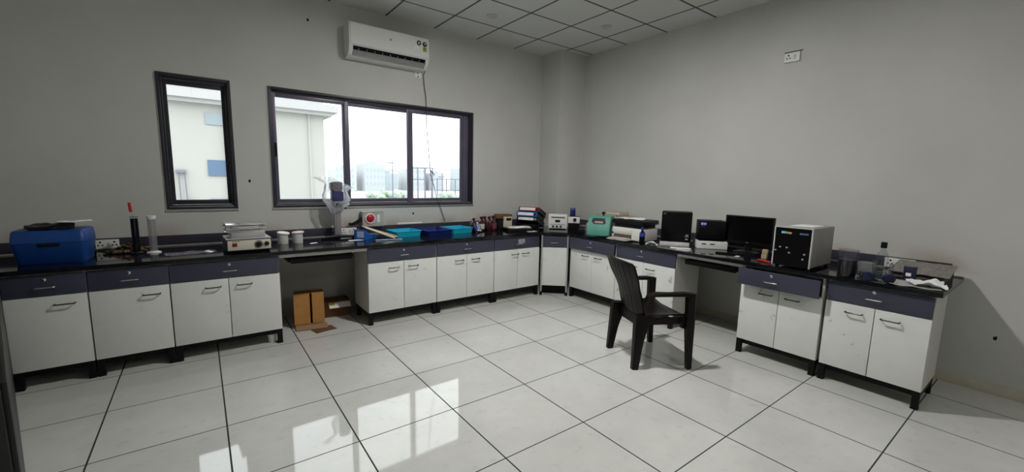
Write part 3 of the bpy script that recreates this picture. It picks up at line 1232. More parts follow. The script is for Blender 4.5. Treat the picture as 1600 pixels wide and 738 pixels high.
# bagged stirrer on a stand
SX = (-3.445, -.17, ZT)
t = thing('stirrer_stand', 'overhead stirrer wrapped in clear plastic, on a grey post before the wide window', 'laboratory stirrer', SX)
q = MB()
q.tube([(-.165, -.06, .012), (-.12, -.055, .020), (-.03, -.05, .026), (.05, -.05, .026), (.11, -.055, .020), (.145, -.06, .014)], [.012, .015, .018, .018, .015, .012], 12)
q.tube([(0, -.05, .022), (0, .0, .022), (0, .09, .018)], .016, 12)
for x in (-.165, .145):
    q.lathe([(.014, -.0), (.016, .008), (.014, .022)], 14, (x, -.06, 0))
q.lathe([(.014, 0), (.016, .008), (.014, .02)], 14, (0, .09, 0))
q.build('base', M_BLKP, t)
q = MB()
q.box(-.034, .034, -.022, .022, .03, .34, .006)
q.box(-.012, .012, -.026, -.021, .04, .34, .001)
q.build('column', mat('grey_post', (.33, .33, .34), .35, .4), t)
q = MB()
q.loft([(.36, .030, .035, .012), (.40, .045, .045, .02), (.43, .05, .05, .02), (.47, .046, .045, .02)], T=TM(0, -.02, -.06))
q.build('gearbox', mat('grey_cast', (.28, .28, .30), .4), t)
q = MB()
q.box(-.025, .025, -.075, -.06, .35, .38, .003)
q.build('control_box', M_BLKP, t)
q = MB()
q.loft([(.46, .046, .046, .02), (.475, .058, .055, .02), (.56, .058, .055, .02), (.565, .05, .05, .02)], T=TM(.0, -.02, -.06))
q.build('motor', mat('violet_blue_motor', (.05, .045, .14), .4), t)
q = MB()
q.loft([(.566, .050, .05, .02), (.60, .058, .055, .02), (.655, .056, .054, .02), (.665, .045, .045, .02)], T=TM(-.008, -.02, -.06))
q.build('fan_cover', mat('grey_fan_cover', (.16, .15, .16), .5, var=.5, scale=40), t)
q = MB()
q.tube([(.04, -.03, .33), (.06, -.035, .325), (.085, -.035, .325)], .012, 10)
q.build('clamp_lever', M_BLKP, t)
q = MB()
rings = []
NR = 40
for i, (z, r) in enumerate([(.30, .06), (.335, .075), (.37, .115), (.42, .135), (.47, .125), (.52, .115), (.56, .105), (.60, .10), (.64, .125), (.665, .155)]):
    ring = []
    gap = 0.0 if z < .36 else min(1.0, (z - .36) / .08) * 1.05
    for k in range(NR):
        a = -1.85 + gap + (2 * PI - 2 * gap) * k / (NR - 1)
        w = 1 + .30 * noise.noise(Vector((math.cos(a) * 2.3, math.sin(a) * 2.3, z * 9))) + .12 * noise.noise(Vector((math.cos(a) * 7, math.sin(a) * 7, z * 25)))
        side = 1 + (.35 if z > .6 and math.cos(a) < -.2 else 0)
        sag = -.10 * max(0, math.cos(a)) if z > .58 else (.05 * noise.noise(Vector((math.cos(a) * 3, math.sin(a) * 3, 5))))
        ring.append((r * w * side * math.cos(a) - .008, (r * .75) * w * math.sin(a) - .02, z - .015 + sag))
    rings.append(ring)
q.rings(rings, False, False, closed=False)
q.build('plastic_bag', M_BAG, t, sharp=80)

# blue file tray, sticks
t = thing('file_holder', 'blue plastic file holder lying on its side left of the cyan trays', 'file holder', (-3.285, -.40, ZT), RZ(42))
q = MB()
q.box(0, .26, -.065, .065, 0, .005, .001)
q.box(0, .005, -.065, .065, .005, .105, .001)
q.extrude([(.005, .005), (.26, .005), (.26, .03), (.08, .105), (.005, .105)], 'y', .060, .065)
q.extrude([(.005, .005), (.26, .005), (.26, .02), (.10, .05), (.005, .105)], 'y', -.065, -.060)
q.build('shell', mat('mid_blue_plastic', (.01, .11, .42), .35), t)
q = MB()
q.box(-.0015, 0, -.05, .03, .025, .09, .0003)
q.build('label_card', mat('lilac_label', (.42, .45, .62), .6), t)
sticks = [(-3.20, -.22, .118, -2.90, -.47, .014, mat('wood_pale', (.55, .38, .20), .6), 'pale wooden stick resting slantwise against the blue file holder, upper of the two'),
          (-3.19, -.30, .112, -2.95, -.525, .012, mat('cream_stick', (.70, .66, .55), .6), 'cream plastic rod resting slantwise against the blue file holder, lower of the two')]
for x0, y0, z0, x1, y1, z1, m, lb in sticks:
    q = MB()
    q.rod((x0, y0, ZT + z0), (x1, y1, ZT + z1), .011, 12)
    o = q.build('rod', m)
    tag(o, lb, 'rod', 'slanted rods')
q = MB()
q.rod((0, 0, .007), (.27, -.05, .007), .007, 10)
o = q.build('pipette', mat('grey_blue_rod', (.35, .42, .55), .3), None, (-3.17, -.56, ZT))
tag(o, 'thin pale blue rod lying on the worktop in front of the blue file holder', 'rod')
paper('paper_sheet', 'white sheet lying on the worktop right of the stirrer foot', (-3.33, -.42, ZT), RZ(0), .14, .07, .004, 8)

# trays
tray('tray', 'cyan plastic tray at the left of the three trays on the worktop', (-2.745, -.270, ZT), RZ(4), .160, .150, .062, M_CYAN, 'plastic trays')
tray('tray', 'navy plastic tray between the two cyan trays', (-2.395, -.300, ZT), RZ(4), .165, .200, .064, M_NAVYP, 'plastic trays')
tray('tray', 'cyan plastic tray right of the navy tray, beside the brown bottles', (-2.045, -.265, ZT), RZ(4), .155, .155, .062, M_CYAN, 'plastic trays')
paper('tissue', 'white crumpled tissue lying in the navy tray', (-2.36, -.385, ZT + .012), RZ(30), .10, .08, .05, 6.2, cat='tissue', freq=12)
q = MB()
q.box(-.16, .16, -.018, .0, 0, .022, .003)
o = q.build('tube_light', M_WHITE, None, (-2.56, -.022, ZT + .0985))
o.location = (-2.56, -.0, ZT + .0985)
tag(o, 'short white plastic strip lying on the backsplash ledge behind the trays', 'strip')


def bottle(label, loc, r, h, m, capm, group, lab=None, rotz=0, tilt=None):
    t = thing('bottle', label, 'bottle', loc, rotz, group)
    T = tilt or Matrix.Identity(4)
    q = MB()
    q.lathe([(r * .9, 0), (r, .006), (r, h * .58), (r * .85, h * .68), (r * .42, h * .78), (r * .40, h * .86)], 24, T=T)
    q.build('body', m, t)
    q = MB()
    q.lathe([(r * .50, h * .84), (r * .52, h * .85), (r * .52, h * .985), (r * .46, h)], 20, T=T)
    q.build('cap', capm, t)
    if lab:
        q = MB()
        q.lathe([(r * 1.003, h * .14), (r * 1.012, h * .141), (r * 1.012, h * .5), (r * 1.003, h * .501)], 24, T=T, cap0=False, cap1=False)
        q.build('label', lab, t)
    return t


M_PINKLAB = mat('maroon_label', (.16, .03, .06), .5)
M_MAROONCAP = mat('maroon_cap', (.06, .014, .014), .4)
bl = 'brown glass reagent bottles'
bottle('brown glass bottle at the left of the bottle cluster, behind the navy striped pouch', (-1.80, -.27, ZT), .038, .165, M_AMBER, M_MAROONCAP, bl)
bottle('brown glass bottle with a pale label, second from the left in the bottle cluster', (-1.70, -.30, ZT), .042, .185, M_AMBER, M_MAROONCAP, bl, mat('pale_label', (.55, .50, .48), .6))
bottle('brown glass bottle in the middle of the bottle cluster', (-1.62, -.36, ZT), .040, .190, M_AMBER, M_MAROONCAP, bl)
bottle('brown glass bottle with a maroon label, right of the bottle cluster', (-1.535, -.33, ZT), .046, .195, M_AMBER, M_MAROONCAP, bl, M_PINKLAB)
bottle('brown glass bottle at the back of the cluster, with a low shoulder', (-1.60, -.22, ZT), .040, .18, M_AMBER, M_MAROONCAP, bl)
lathe_thing('jar', 'squat black jar with a flat black lid, right end of the bottle cluster', 'jar', (-1.435, -.33, ZT), [('body', M_BLKP, [(.05, 0), (.052, .006), (.052, .125), (.05, .13)]), ('lid', M_BLK, [(.055, .13), (.056, .133), (.056, .15), (.05, .155)])])
t = thing('pouch', 'navy striped pouch leaning against the brown bottles', 'pouch', (-1.825, -.435, ZT + .002), RZ(10))
q = MB()
T = TM(0, 0, .004, rx=-35, ry=10)
q.loft([(0, .045, .012, .01), (.02, .055, .02, .015), (.09, .05, .018, .012), (.115, .042, .006, .005)], T=T)
q.build('bag', M_NAVYP, t)
q = MB()
for x in (-.016, .012):
    q.box(x, x + .009, -.0225, -.0195, .022, .095, .001, T=T)
q.box(-.04, .03, -.0235, -.0205, .004, .016, .001, T=T)
q.build('stripe', M_PAPER, t)

# brown box, binders, papers
t = thing('carton', 'small brown carton with a white label, left of the stacked binders', 'carton', (-1.31, -.235, ZT), RZ(-12))
q = MB()
q.box(-.11, .11, -.06, .06, 0, .20, .003)
q.build('box', M_CARDD, t)
q = MB()
q.box(-.02, .105, -.0625, -.060, .02, .17, .001)
lb_ = q.build('label', mat('cream_label', (.55, .50, .38), .7), t)
q = MB()
q.box(.02, .095, -.0640, -.0625, .115, .15, .0005)
q.build('print', M_BLK, lb_)


def binder(label, loc, rot, spine_m, lean, lift):
    t = thing('ring_binder', label, 'binder', loc, rot, 'stacked ring binders')
    T = TM(0, 0, lift, ry=lean)
    h = .060
    q = MB()
    q.box(0, .285, -.155, .155, -.003, .003, .001, T=T)
    q.box(0, .285, -.155, .155, .054, .060, .001, T=T)
    q.build('cover', M_BLKP, t)
    q = MB()
    q.box(-.006, .002, -.156, .156, -.003, .060, .002, T=T)
    sp = q.build('spine', spine_m, t)
    q = MB()
    q.box(-.0075, -.006, -.10, .13, .010, .048, .0005, T=T)
    q.build('spine_label', M_PAPER, sp)
    q = MB()
    q.lathe([(.018, 0), (.018, .002), (.011, .002)], 20, T=T @ TM(-.006, -.128, .029, ry=-90))
    q.build('finger_ring', M_BLKP if spine_m is not M_BLKP else M_CHROME, sp)
    q = MB()
    q.box(.006, .275, -.148, .148, .0035, .0535, T=T)
    q.build('pages', M_PAPER if False else mat('page_edges', (.05, .05, .055), .8), t)
    return t


br = RZ(26)
binder('black ring binder at the bottom of the stack of three', (-1.03, -.40, ZT), br, M_BLKP, 21, .112)
binder('blue-spined ring binder in the middle of the stack of three', (-1.035, -.40, ZT), br, mat('blue_spine', (.01, .12, .40), .35), 21, .178)
binder('red-spined ring binder on top of the stack of three', (-.99, -.385, ZT), br, mat('red_spine', (.28, .012, .02), .35), 21, .244)
t = thing('box_file', 'low black box file under the raised ends of the stacked binders', 'box file', (-.99, -.38, ZT), br)
q = MB()
q.box(-.06, .06, -.15, .15, 0, .066, .003)
q.build('case', M_BLKP, t)
q = MB()
q.box(-.0615, -.06, -.05, .05, .015, .05)
q.build('label', mat('print_grey', (.16, .15, .15), .5), t)
q = MB()
q.box(-.17, .17, -.12, .12, 0, .035, .003)
o = q.build('file_folder', M_BLKP, None, (-1.255, -.50, ZT), RZ(-20))
tag(o, 'flat black file folder under the loose white papers beside the binders', 'folder')
paper('paper_sheet', 'fanned white papers lying on the black folder in front of the binders', (-1.23, -.49, ZT + .036), RZ(-22), .30, .19, .014, 1.4, freq=5)
paper('paper_sheet', 'small white paper lying near the worktop edge in front of the binders', (-1.16, -.68, ZT), RZ(-10), .13, .07, .005, 9.4)

# white instrument with three knobs, in the corner
t = thing('power_supply', 'white laboratory meter with a small dark display and three knobs, in the bench corner', 'laboratory meter', (-.79, -.77, ZT), RZ(-43))
q = MB()
q.box(-.125, .125, 0, .20, .03, .215, .006)
q.build('case', M_WHITE, t)
q = MB()
q.box(-.11, .11, .01, .19, .0, .03, .003)
q.build('base', M_BLK, t)
q = MB()
q.box(-.122, .122, -.004, .001, .034, .212, .002)
fpn = q.build('front_panel', mat('panel_white', (.72, .72, .72), .4), t)
q = MB()
q.box(-.036, .030, -.007, -.0035, .115, .148, .001)
q.build('display', M_BLK, fpn)
q = MB()
q.box(-.09, .095, -.006, -.0035, .170, .192, .001)
q.box(-.10, .10, -.006, -.0035, .083, .090, .001)
q.build('panel_print', mat('print_grey', (.16, .15, .15), .5), fpn)
for kx in (-.062, -.010, .042):
    q = MB()
    q.lathe([(.014, 0), (.013, .016), (.008, .018)], 18, T=TM(kx, -.004, .060, rx=90))
    q.build('knob', M_BLKP, fpn)
q = MB()
q.box(-.14, .13, -.06, -.048, 0, .012, .002)
o = q.build('steel_ruler', M_ALU, None, (-.79, -.77, ZT), RZ(-43))
tag(o, 'flat steel ruler lying along the worktop edge before the white meter', 'ruler')
t = thing('meter_unit', 'white-fronted unit with one black dial, right of the white three-knob meter', 'laboratory meter', (-.595, -.865, ZT), RZ(-48))
q = MB()
q.box(-.07, .085, .01, .16, 0, .19, .004)
q.build('body', M_BLKP, t)
q = MB()
q.box(-.07, .085, .0, .012, .105, .19, .002)
fpn = q.build('front_plate', M_WHITE, t)
q = MB()
q.lathe([(.024, 0), (.022, .014), (.014, .017)], 24, T=TM(.02, 0, .150, rx=90))
q.build('dial', M_BLKP, fpn)
t = lathe_thing('reagent_bottle', 'navy blue capped bottle standing on the unit with the black dial', 'bottle', (-.535, -.79, ZT + .19), [('body', M_NAVYP, [(.036, 0), (.038, .004), (.038, .085), (.036, .09)]), ('cap', mat('blue_grey_cap', (.10, .12, .22), .4), [(.037, .09), (.037, .112), (.034, .116)])])

# dark clutter between corner and teal machine
t = thing('balance', 'small black balance with a steel pan, between the dial unit and the teal machine', 'balance', (-.66, -1.16, ZT), RZ(-60))
q = MB()
q.box(-.08, .08, -.09, .09, 0, .06, .008)
q.build('body', M_BLKP, t)
q = MB()
q.rod((0, .02, .06), (0, .02, .10), .012, 12)
q.cyl((0, .02, .10), .06, .005, 24)
q.build('pan', M_CHROME, t)
bottle('small clear bottle with a white cap, left of the teal machine', (-.74, -1.27, ZT), .03, .15, M_MILKY, M_WHITE, None)

# teal machine
t = thing('centrifuge', 'rounded teal metal machine with a dark trapezoid window', 'machine', (-.70, -1.45, ZT), RZ(-62))
q = MB()
pr = [(-.10, 0), (-.145, .03), (-.155, .07), (-.150, .11), (-.125, .17), (-.095, .225), (-.075, .245), (-.05, .255), (.12, .255), (.14, .24), (.14, 0)]
q.extrude(pr, 'x', -.135, .135)
bmesh.ops.bevel(q.bm, geom=[e for e in q.bm.edges if abs(e.verts[0].co.x - e.verts[1].co.x) < 1e-6], offset=.010, segments=3, affect='EDGES')
q.build('casing', M_TEAL, t)
q = MB()
sl = math.degrees(math.atan2(.055, .03))
q.extrude([(-.078, .045), (.065, .045), (.085, -.015), (.062, -.030), (-.062, -.030), (-.090, .0)][::-1], 'y', -.006, .004, T=TM(0, -.1135, .190, rx=-29))
w_ = q.build('window', M_BLKP, t)
q = MB()
q.box(-.05, .05, -.009, -.006, -.02, .004, .001, T=TM(0, -.1135, .190, rx=-29))
q.build('window_label', mat('pink_grey_label', (.38, .25, .24), .5), w_)
q = MB()
q.lathe([(.009, 0), (.009, .015), (.022, .025), (.024, .04), (.014, .048)], 18, (0.02, .02, .255))
q.build('top_knob', M_BLKP, t)
for fx in (-.1, .1):
    q = MB()
    q.box(fx - .02, fx + .02, -.105, .12, -.0, .012)
    q.build('foot', M_BLK, t)

# beige box with flat books behind
t = thing('instrument_box', 'beige instrument box behind the teal machine, carrying flat books', 'instrument', (-.24, -1.23, ZT), R90)
q = MB()
q.box(-.20, .26, -.15, .16, 0, .205, .006)
q.build('case', mat('beige_case', (.42, .38, .30), .5), t)
q = MB()
q.box(-.19, .25, -.153, -.150, .02, .19, .001)
q.build('front_panel', mat('beige_panel', (.36, .34, .29), .5), t)
for i, (dx, dy, w, d, h, m, lb) in enumerate([(.03, 0, .44, .26, .022, mat('book_rose', (.45, .33, .29), .7), 'rose-covered flat book at the bottom of the pile behind the teal machine'),
                                              (-.03, .01, .34, .24, .018, mat('book_dark', (.08, .07, .06), .7), 'thin dark book in the middle of the pile behind the teal machine'),
                                              (-.02, .02, .32, .22, .035, mat('book_cream', (.50, .45, .33), .7), 'thick cream book on top of the pile behind the teal machine')]):
    z = ZT + .205 + [0, .022, .040][i]
    t = thing('book', lb, 'book', (-.24 + dy, -1.26 + dx * -1, z), R90 + RZ([2, -4, 5][i]), 'books piled behind the teal machine')
    q = MB()
    q.box(-w / 2, w / 2, -d / 2, d / 2, 0, .002)
    q.box(-w / 2, w / 2, -d / 2, d / 2, h - .002, h)
    q.box(-w / 2, w / 2, d / 2 - .003, d / 2, 0, h)
    q.build('cover', m, t)
    q = MB()
    q.box(-w / 2 + .004, w / 2 - .004, -d / 2 + .004, d / 2 - .004, .0021, h - .0021)
    q.build('pages', M_CREAM, t)

# printer
t = thing('printer', 'white multifunction printer with black scanner lid and open paper tray', 'printer', (-.545, -1.83, ZT), RZ(-86))
q = MB()
q.loft([(.008, .205, .165, .03), (.015, .210, .17, .035), (.135, .210, .17, .035), (.148, .203, .163, .03)])
q.build('body', M_WHITE if False else mat('printer_white', (.66, .65, .60), .4), t)
q = MB()
q.box(-.17, .08, -.177, -.165, .085, .130, .004)
q.box(-.08, .02, -.1785, -.176, .104, .108)
q.build('front_door', MATS['printer_white'], t)
q = MB()
q.box(-.165, .075, -.1725, -.160, .022, .072, .002)
q.build('tray_slot', mat('slot_brown', (.09, .07, .055), .6), t)
q = MB()
q.loft([(.012, .135, .075, .02, -.045, -.225), (.02, .14, .08, .02, -.045, -.225)])
q.build('paper_tray', MATS['printer_white'], t)
q = MB()
q.box(-.16, .07, -.285, -.16, .021, .033, .002)
q.build('paper_stack', mat('dull_paper', (.45, .38, .34), .8), t)
q = MB()
q.box(-.198, -.165, -.1735, -.170, .05, .095, .001)
st_ = q.build('sticker', M_PAPER, t)
q = MB()
q.box(-.196, -.168, -.1745, -.1735, .066, .09, .0005)
q.build('sticker_blue', M_NAVYP, st_)
q = MB()
q.loft([(.149, .19, .15, .03), (.185, .19, .15, .03)])
q.build('gasket', M_BLK, t)
q = MB()
q.loft([(.186, .20, .16, .03), (.19, .215, .172, .03), (.225, .217, .174, .03), (.238, .208, .165, .03)], T=TM(0, .005, 0))
q.build('scanner_lid', M_BLKP, t)
paper('paper_sheet', 'wavy white papers lying on the black printer lid', (-.55, -1.80, ZT + .239), RZ(-80), .33, .22, .022, 2.7, freq=5)

# bottle of dark drink
t = bottle('plastic bottle of dark drink with blue label and cap, right of the printer', (-.785, -2.115, ZT), .030, .185, M_DARKLIQ, mat('blue_cap', (.02, .03, .25), .4), None, None)
q = MB()
q.lathe([(.0303, .085), (.0306, .086), (.0306, .125), (.0303, .126)], 24, cap0=False, cap1=False)
q.build('wrap_label', mat('blue_label', (.03, .04, .28), .4), t)

# black computer box on white foam
paper('cloth', 'crumpled white cloth on the worktop left of the black computer box', (-.77, -2.235, ZT), RZ(30), .13, .11, .07, 3.9, cat='cloth', freq=9, n=22, t=.004)
FX = (-.505, -2.345, ZT)
q = MB()
q.box(-.16, .135, -.125, .10, 0, .052, .008)
q.box(-.14, -.05, -.128, -.124, .01, .042, .002)
q.box(.0, .11, -.128, -.124, .01, .042, .002)
o = q.build('foam_pad', mat('white_foam', (.55, .54, .52), .8, var=.08, scale=30), None, FX, RZ(-58))
tag(o, 'dirty white foam packing pad under the taller black computer box', 'foam pad', 'foam packing pads')
t = thing('computer_case', 'tall black computer box on the dirty white foam pad', 'computer', (FX[0], FX[1], ZT + .0525), RZ(-58))
q = MB()
q.box(-.155, .145, -.12, .10, 0, .315, .004)
q.build('case', mat('black_case', (.003, .003, .0035), .45, spec=.25), t)
q = MB()
q.box(-.152, .142, -.128, -.120, .004, .311, .003)
fpn = q.build('front_panel', mat('black_gloss', (.003, .003, .0035), .25, spec=.3), t)
q = MB()
q.box(-.14, -.115, -.1295, -.128, .29, .30, .0005)
q.build('badge', MATS['print_grey'], fpn)
q = MB()
q.box(.09, .118, -.1295, -.128, .075, .082)
q.box(.085, .122, -.1295, -.128, .058, .064)
q.box(.088, .115, -.1295, -.128, .030, .038)
q.build('front_print', mat('pale_blue_print', (.45, .5, .7), .5), fpn)
paper('paper_sheet', 'white paper lying flat on the worktop between the two black boxes', (-.66, -2.50, ZT), RZ(-60), .20, .10, .006, 6.6)
paper('paper_sheet', 'white paper strip at the worktop edge in front of the smaller black box', (-.74, -2.58, ZT), RZ(-75), .14, .045, .003, 1.9)

FX2 = (-.325, -2.625, ZT)
q = MB()
q.box(-.145, .150, -.12, .10, 0, .080, .010)
for x in (-.11, -.03, .05):
    q.box(x, x + .05, -.1215, -.119, .045, .060, .002)
for y in (-.08, -.03, .02, .07):
    q.box(.148, .157, y, y + .025, .008, .070, .004)
q.m = 1
for x in (-.10, -.02):
    q.box(x, x + .045, -.1222, -.1212, .047, .058)
o = q.build('foam_pad', [mat('bright_foam', (.74, .74, .73), .8, var=.04, scale=30), M_BLK], None, FX2, RZ(-50))
tag(o, 'slotted bright white foam pad under the smaller black box with blue label', 'foam pad', 'foam packing pads')
t = thing('power_unit', 'smaller black box with a small blue label, on the slotted foam pad', 'electronics box', (FX2[0], FX2[1], ZT + .0805), RZ(-50))
q = MB()
q.box(-.125, .125, -.095, .10, 0, .21, .004)
q.build('case', MATS['black_case'], t)
q = MB()
q.box(-.123, .123, -.1, -.095, .004, .206, .002)
fpn = q.build('front_panel', MATS['black_gloss'], t)
q = MB()
q.box(-.118, -.062, -.1015, -.1, .163, .193, .0005)
lb_ = q.build('blue_label', mat('bright_blue_label', (.05, .16, .75), .4), fpn)
q = MB()
q.box(-.112, -.098, -.1025, -.1015, .170, .187)
q.box(-.085, -.070, -.1025, -.1015, .172, .184)
q.build('label_print', M_PAPER, lb_)
q = MB()
q.box(-.118, -.075, -.101, -.1, .150, .153)
q.build('panel_print', MATS['print_grey'], fpn)

# monitor
t = thing('monitor', 'black flat computer monitor on its stand, left of the black-fronted instrument', 'monitor', (-.27, -2.985, ZT), RZ(-88))
q = MB()
q.box(-.228, .228, -.012, .016, .088, .360, .004)
q.box(-.15, .15, .016, .045, .14, .31, .010)
q.build('housing', M_BLKP, t)
q = MB()
q.box(-.214, .214, -.0135, -.0115, .108, .348)
q.build('screen', mat('dark_screen', (.003, .003, .0035), .12, spec=.3), t)
q = MB()
q.box(-.01, .01, -.0132, -.0118, .095, .101)
q.build('badge', MATS['print_grey'], t)
q = MB()
q.box(-.03, .03, .018, .04, .01, .16, .004)
q.build('stand_neck', M_BLKP, t)
q = MB()
q.loft([(0, .115, .085, .05), (.006, .115, .085, .05), (.014, .09, .065, .04)], T=TM(0, 0, 0))
q.build('stand_foot', M_BLKP, t)
paper('paper_scrap', 'small white paper scrap on the worktop in front of the monitor', (-.62, -3.06, ZT), RZ(0), .05, .035, .003, 4.4)
q = MB()
q.box(-.09, .09, -.015, .015, 0, .014, .004)
o = q.build('pen_case', MATS['black_case'], None, (-.58, -2.93, ZT), RZ(-70))
tag(o, 'slim black pen case lying in front of the monitor', 'case')
# wood blocks + red pen
for k in range(2):
    q = MB()
    q.box(-.022, .022, -.03, .03, 0, .041, .003)
    o = q.build('wood_block', mat('pale_wood', (.48, .36, .22), .6, var=.15, scale=40), None, (-.50, -3.245 - .002 * k, ZT + .0415 * k), RZ(-80 + 6 * k))
    tag(o, ['pale wooden block lying under the other one left of the instrument', 'pale wooden block stacked on top of the other left of the instrument'][k], 'wood block', 'wooden blocks')
t = thing('marker_pen', 'red marker pen lying left of the black-fronted instrument', 'pen', (-.70, -3.33, ZT + .010), RZ(70))
q = MB()
q.rod((-.06, 0, 0), (.03, 0, 0), .009, 12)
q.build('barrel', M_RED, t)
q = MB()
q.rod((.03, 0, 0), (.07, 0, 0), .0098, 12, .0085)
q.build('cap', M_RED, t)
lathe_thing('glass_lid', 'small clear glass lid lying at the front left foot of the instrument', 'lid', (-.80, -3.415, ZT), [('disc', M_CLEAR, [(.03, 0), (.032, .003), (.03, .010), (.01, .016)]), ('knob', M_CLEAR, [(.006, .016), (.009, .024), (.004, .03)])])

# black-fronted instrument
t = thing('analyser', 'boxy grey instrument with a black front panel on short feet', 'instrument', (-.585, -3.570, ZT), RZ(-90))
q = MB()
q.box(-.132, .132, -.235, .245, .022, .335, .003)
q.build('case', mat('grey_case', (.30, .29, .28), .5, var=.04), t)
q = MB()
q.box(-.137, -.128, -.250, -.230, .020, .338, .002)
q.box(.128, .137, -.250, -.230, .020, .338, .002)
q.box(-.128, .128, -.250, -.230, .330, .338, .002)
q.build('front_frame', mat('light_trim', (.55, .54, .52), .45), t)
q = MB()
q.box(-.1275, .1275, -.2435, -.235, .022, .3295)
fpn = q.build('front_panel', MATS['black_gloss'], t)
q = MB()
q.box(-.085, -.058, -.245, -.2435, .283, .300)
q.build('label_blue', mat('label_lightblue', (.25, .5, .75), .5), fpn)
q = MB()
q.box(-.056, -.036, -.245, -.2435, .283, .299)
q.build('label_green', mat('label_green', (.2, .4, .2), .5), fpn)
q = MB()
q.box(-.034, -.012, -.245, -.2435, .281, .297)
q.build('label_orange', mat('label_orange', (.6, .25, .1), .5), fpn)
q = MB()
q.box(.045, .105, -.245, -.2435, .283, .296)
q.build('label_navy', mat('label_navy', (.08, .13, .28), .5), fpn)
for kx, kz in ((-.083, .17), (-.035, .17), (-.115, .14), (-.015, .13), (.092, .13), (.085, .09)):
    q = MB()
    q.lathe([(.007, 0), (.006, .010), (.003, .012)], 12, T=TM(kx, -.2435, kz, rx=90))
    q.build('knob', M_ALU, fpn)
for fx in (-.11, .11):
    for fy in (-.20, .21):
        q = MB()
        q.cyl((fx, fy, 0), .014, .023, 14)
        q.build('foot', M_BLK, t)
q = MB()
q.box(-.07, .09, -.12, .12, .336, .341, .002)
q.build('vent_cover', M_PAPER, t)

# jug, beaker, bottles, flasks
t = thing('beaker', 'large beaker of black liquid right of the black-fronted instrument', 'beaker', (-.765, -3.925, ZT))
q = MB()
q.lathe([(.055, 0), (.057, .004), (.060, .195), (.063, .205)], 36, cap1=False)
q.build('vessel', thin_glass('lilac_beaker', (.72, .72, .80), .1, .05, .035, (.5, .5, .6)), t)
q = MB()
q.lathe([(.0535, .006), (.0555, .130), (.0001, .130)], 36)
q.build('liquid', M_DARKLIQ, t)
lathe_thing('beaker', 'small frosted white beaker right of the large dark beaker', 'beaker', (-.60, -4.0, ZT), [('vessel', thin_glass('frosted', (.85, .85, .85), .15, .3, .5, (.6, .6, .58)), [(.042, 0), (.044, .004), (.050, .10), (.052, .105), (.049, .105), (.042, .006)])])
bottle('tall clear bottle with a black screw cap standing behind the flasks', (-.60, -4.085, ZT), .036, .27, M_CLEAR, M_BLK, None)
for x, y, rz, lb in ((-.795, -4.06, 22, 'glass flask lying down with its navy stopper towards the room, left of the two'), (-.775, -4.165, 40, 'glass flask lying down with its navy stopper towards the room, right of the two')):
    t = thing('flask', lb, 'flask', (x, y, ZT + .036), RZ(rz), 'flasks with navy stoppers')
    q = MB()
    T = TM(0, 0, 0, ry=90)
    q.lathe([(.026, .0), (.030, .01), (.034, .05), (.034, .10), (.028, .125), (.0001, .13)], 24, T=T)
    q.build('body', M_CLEAR, t)
    q = MB()
    q.lathe([(.027, -.03), (.034, -.026), (.035, -.002), (.029, .002)], 24, T=T)
    q.build('stopper', mat('ink_navy', (.006, .011, .045), .3), t)
for x, y, h, lb in ((-.70, -4.07, .135, 'upright clear glass tube behind the left flask'), (-.66, -4.155, .12, 'upright clear glass tube behind the right flask')):
    t = thing('test_tube', lb, 'test tube', (x, y, ZT), 0, 'glass tubes')
    q = MB()
    q.lathe([(.012, 0), (.014, .004), (.014, h), (.018, h + .004), (.013, h + .004), (.012, .006)], 20)
    q.build('tube', M_CLEAR, t)
for x, y, rz, lb in ((-.72, -4.10, 60, 'small steel clip lying between the two flasks'), (-.70, -3.985, 10, 'small steel weight lying beside the frosted beaker')):
    q = MB()
    q.box(-.025, .025, -.008, .008, 0, .010, .003)
    o = q.build('steel_clip', M_CHROME, None, (x, y, ZT), RZ(rz))
    tag(o, lb, 'clip')

# grey mat on a folder, navy jar and papers at the bench end
t = thing('lever_file', 'thick dark wedge-shaped file under the grey gritty mat at the bench end', 'file', (-.28, -4.262, ZT), R90)
q = MB()
q.extrude([(-.17, 0), (.19, 0), (.19, .080), (.185, .085), (-.17, .042)], 'x', -.145, -.141)
q.extrude([(-.17, 0), (.19, 0), (.19, .004), (-.17, .004)], 'x', -.141, .145)
q.extrude([(-.17, .038), (.185, .080), (.185, .085), (-.17, .042)], 'x', -.141, .145)
q.extrude([(.185, .004), (.19, .004), (.19, .080), (.185, .080)], 'x', -.141, .145)
q.build('cover', M_BLKP, t)
q = MB()
q.extrude([(-.165, .0045), (.18, .0045), (.18, .077), (-.165, .037)], 'x', -.1405, .142)
q.build('pages', mat('brown_pages', (.12, .10, .09), .8), t)
q = MB()
q.sheet(.33, .37, .008, 11, .006, 24, freq=14)
o = q.build('abrasive_mat', mat('gritty_grey', (.24, .225, .20), .95, var=.35, scale=60, bump=.6, bscale=160), None, (-.28, -4.262, ZT + .0650), R90, 60)
o.rotation_euler = (math.radians(6.9), 0, R90 + RZ(1))
tag(o, 'grey gritty mat lying on the sloping dark file at the right end of the bench', 'mat')
t = lathe_thing('jar', 'navy jar with a pale label among the papers at the bench end', 'jar', (-.56, -4.24, ZT + .022), [('body', mat('navy_jar', (.018, .022, .055), .3), [(.034, 0), (.036, .003), (.036, .060), (.033, .066)]), ('lid', mat('navy_lid', (.03, .035, .07), .35), [(.037, .066), (.037, .086), (.034, .09)])])
q = MB()
q.box(-.038, -.034, -.012, .016, .022, .045, .001)
q.build('label', M_PAPER, t)
t = t
paper('paper_sheet', 'crumpled white paper in front of the navy jar at the bench end', (-.67, -4.345, ZT + .012), RZ(-80), .19, .19, .06, 8.8, freq=8, n=20)
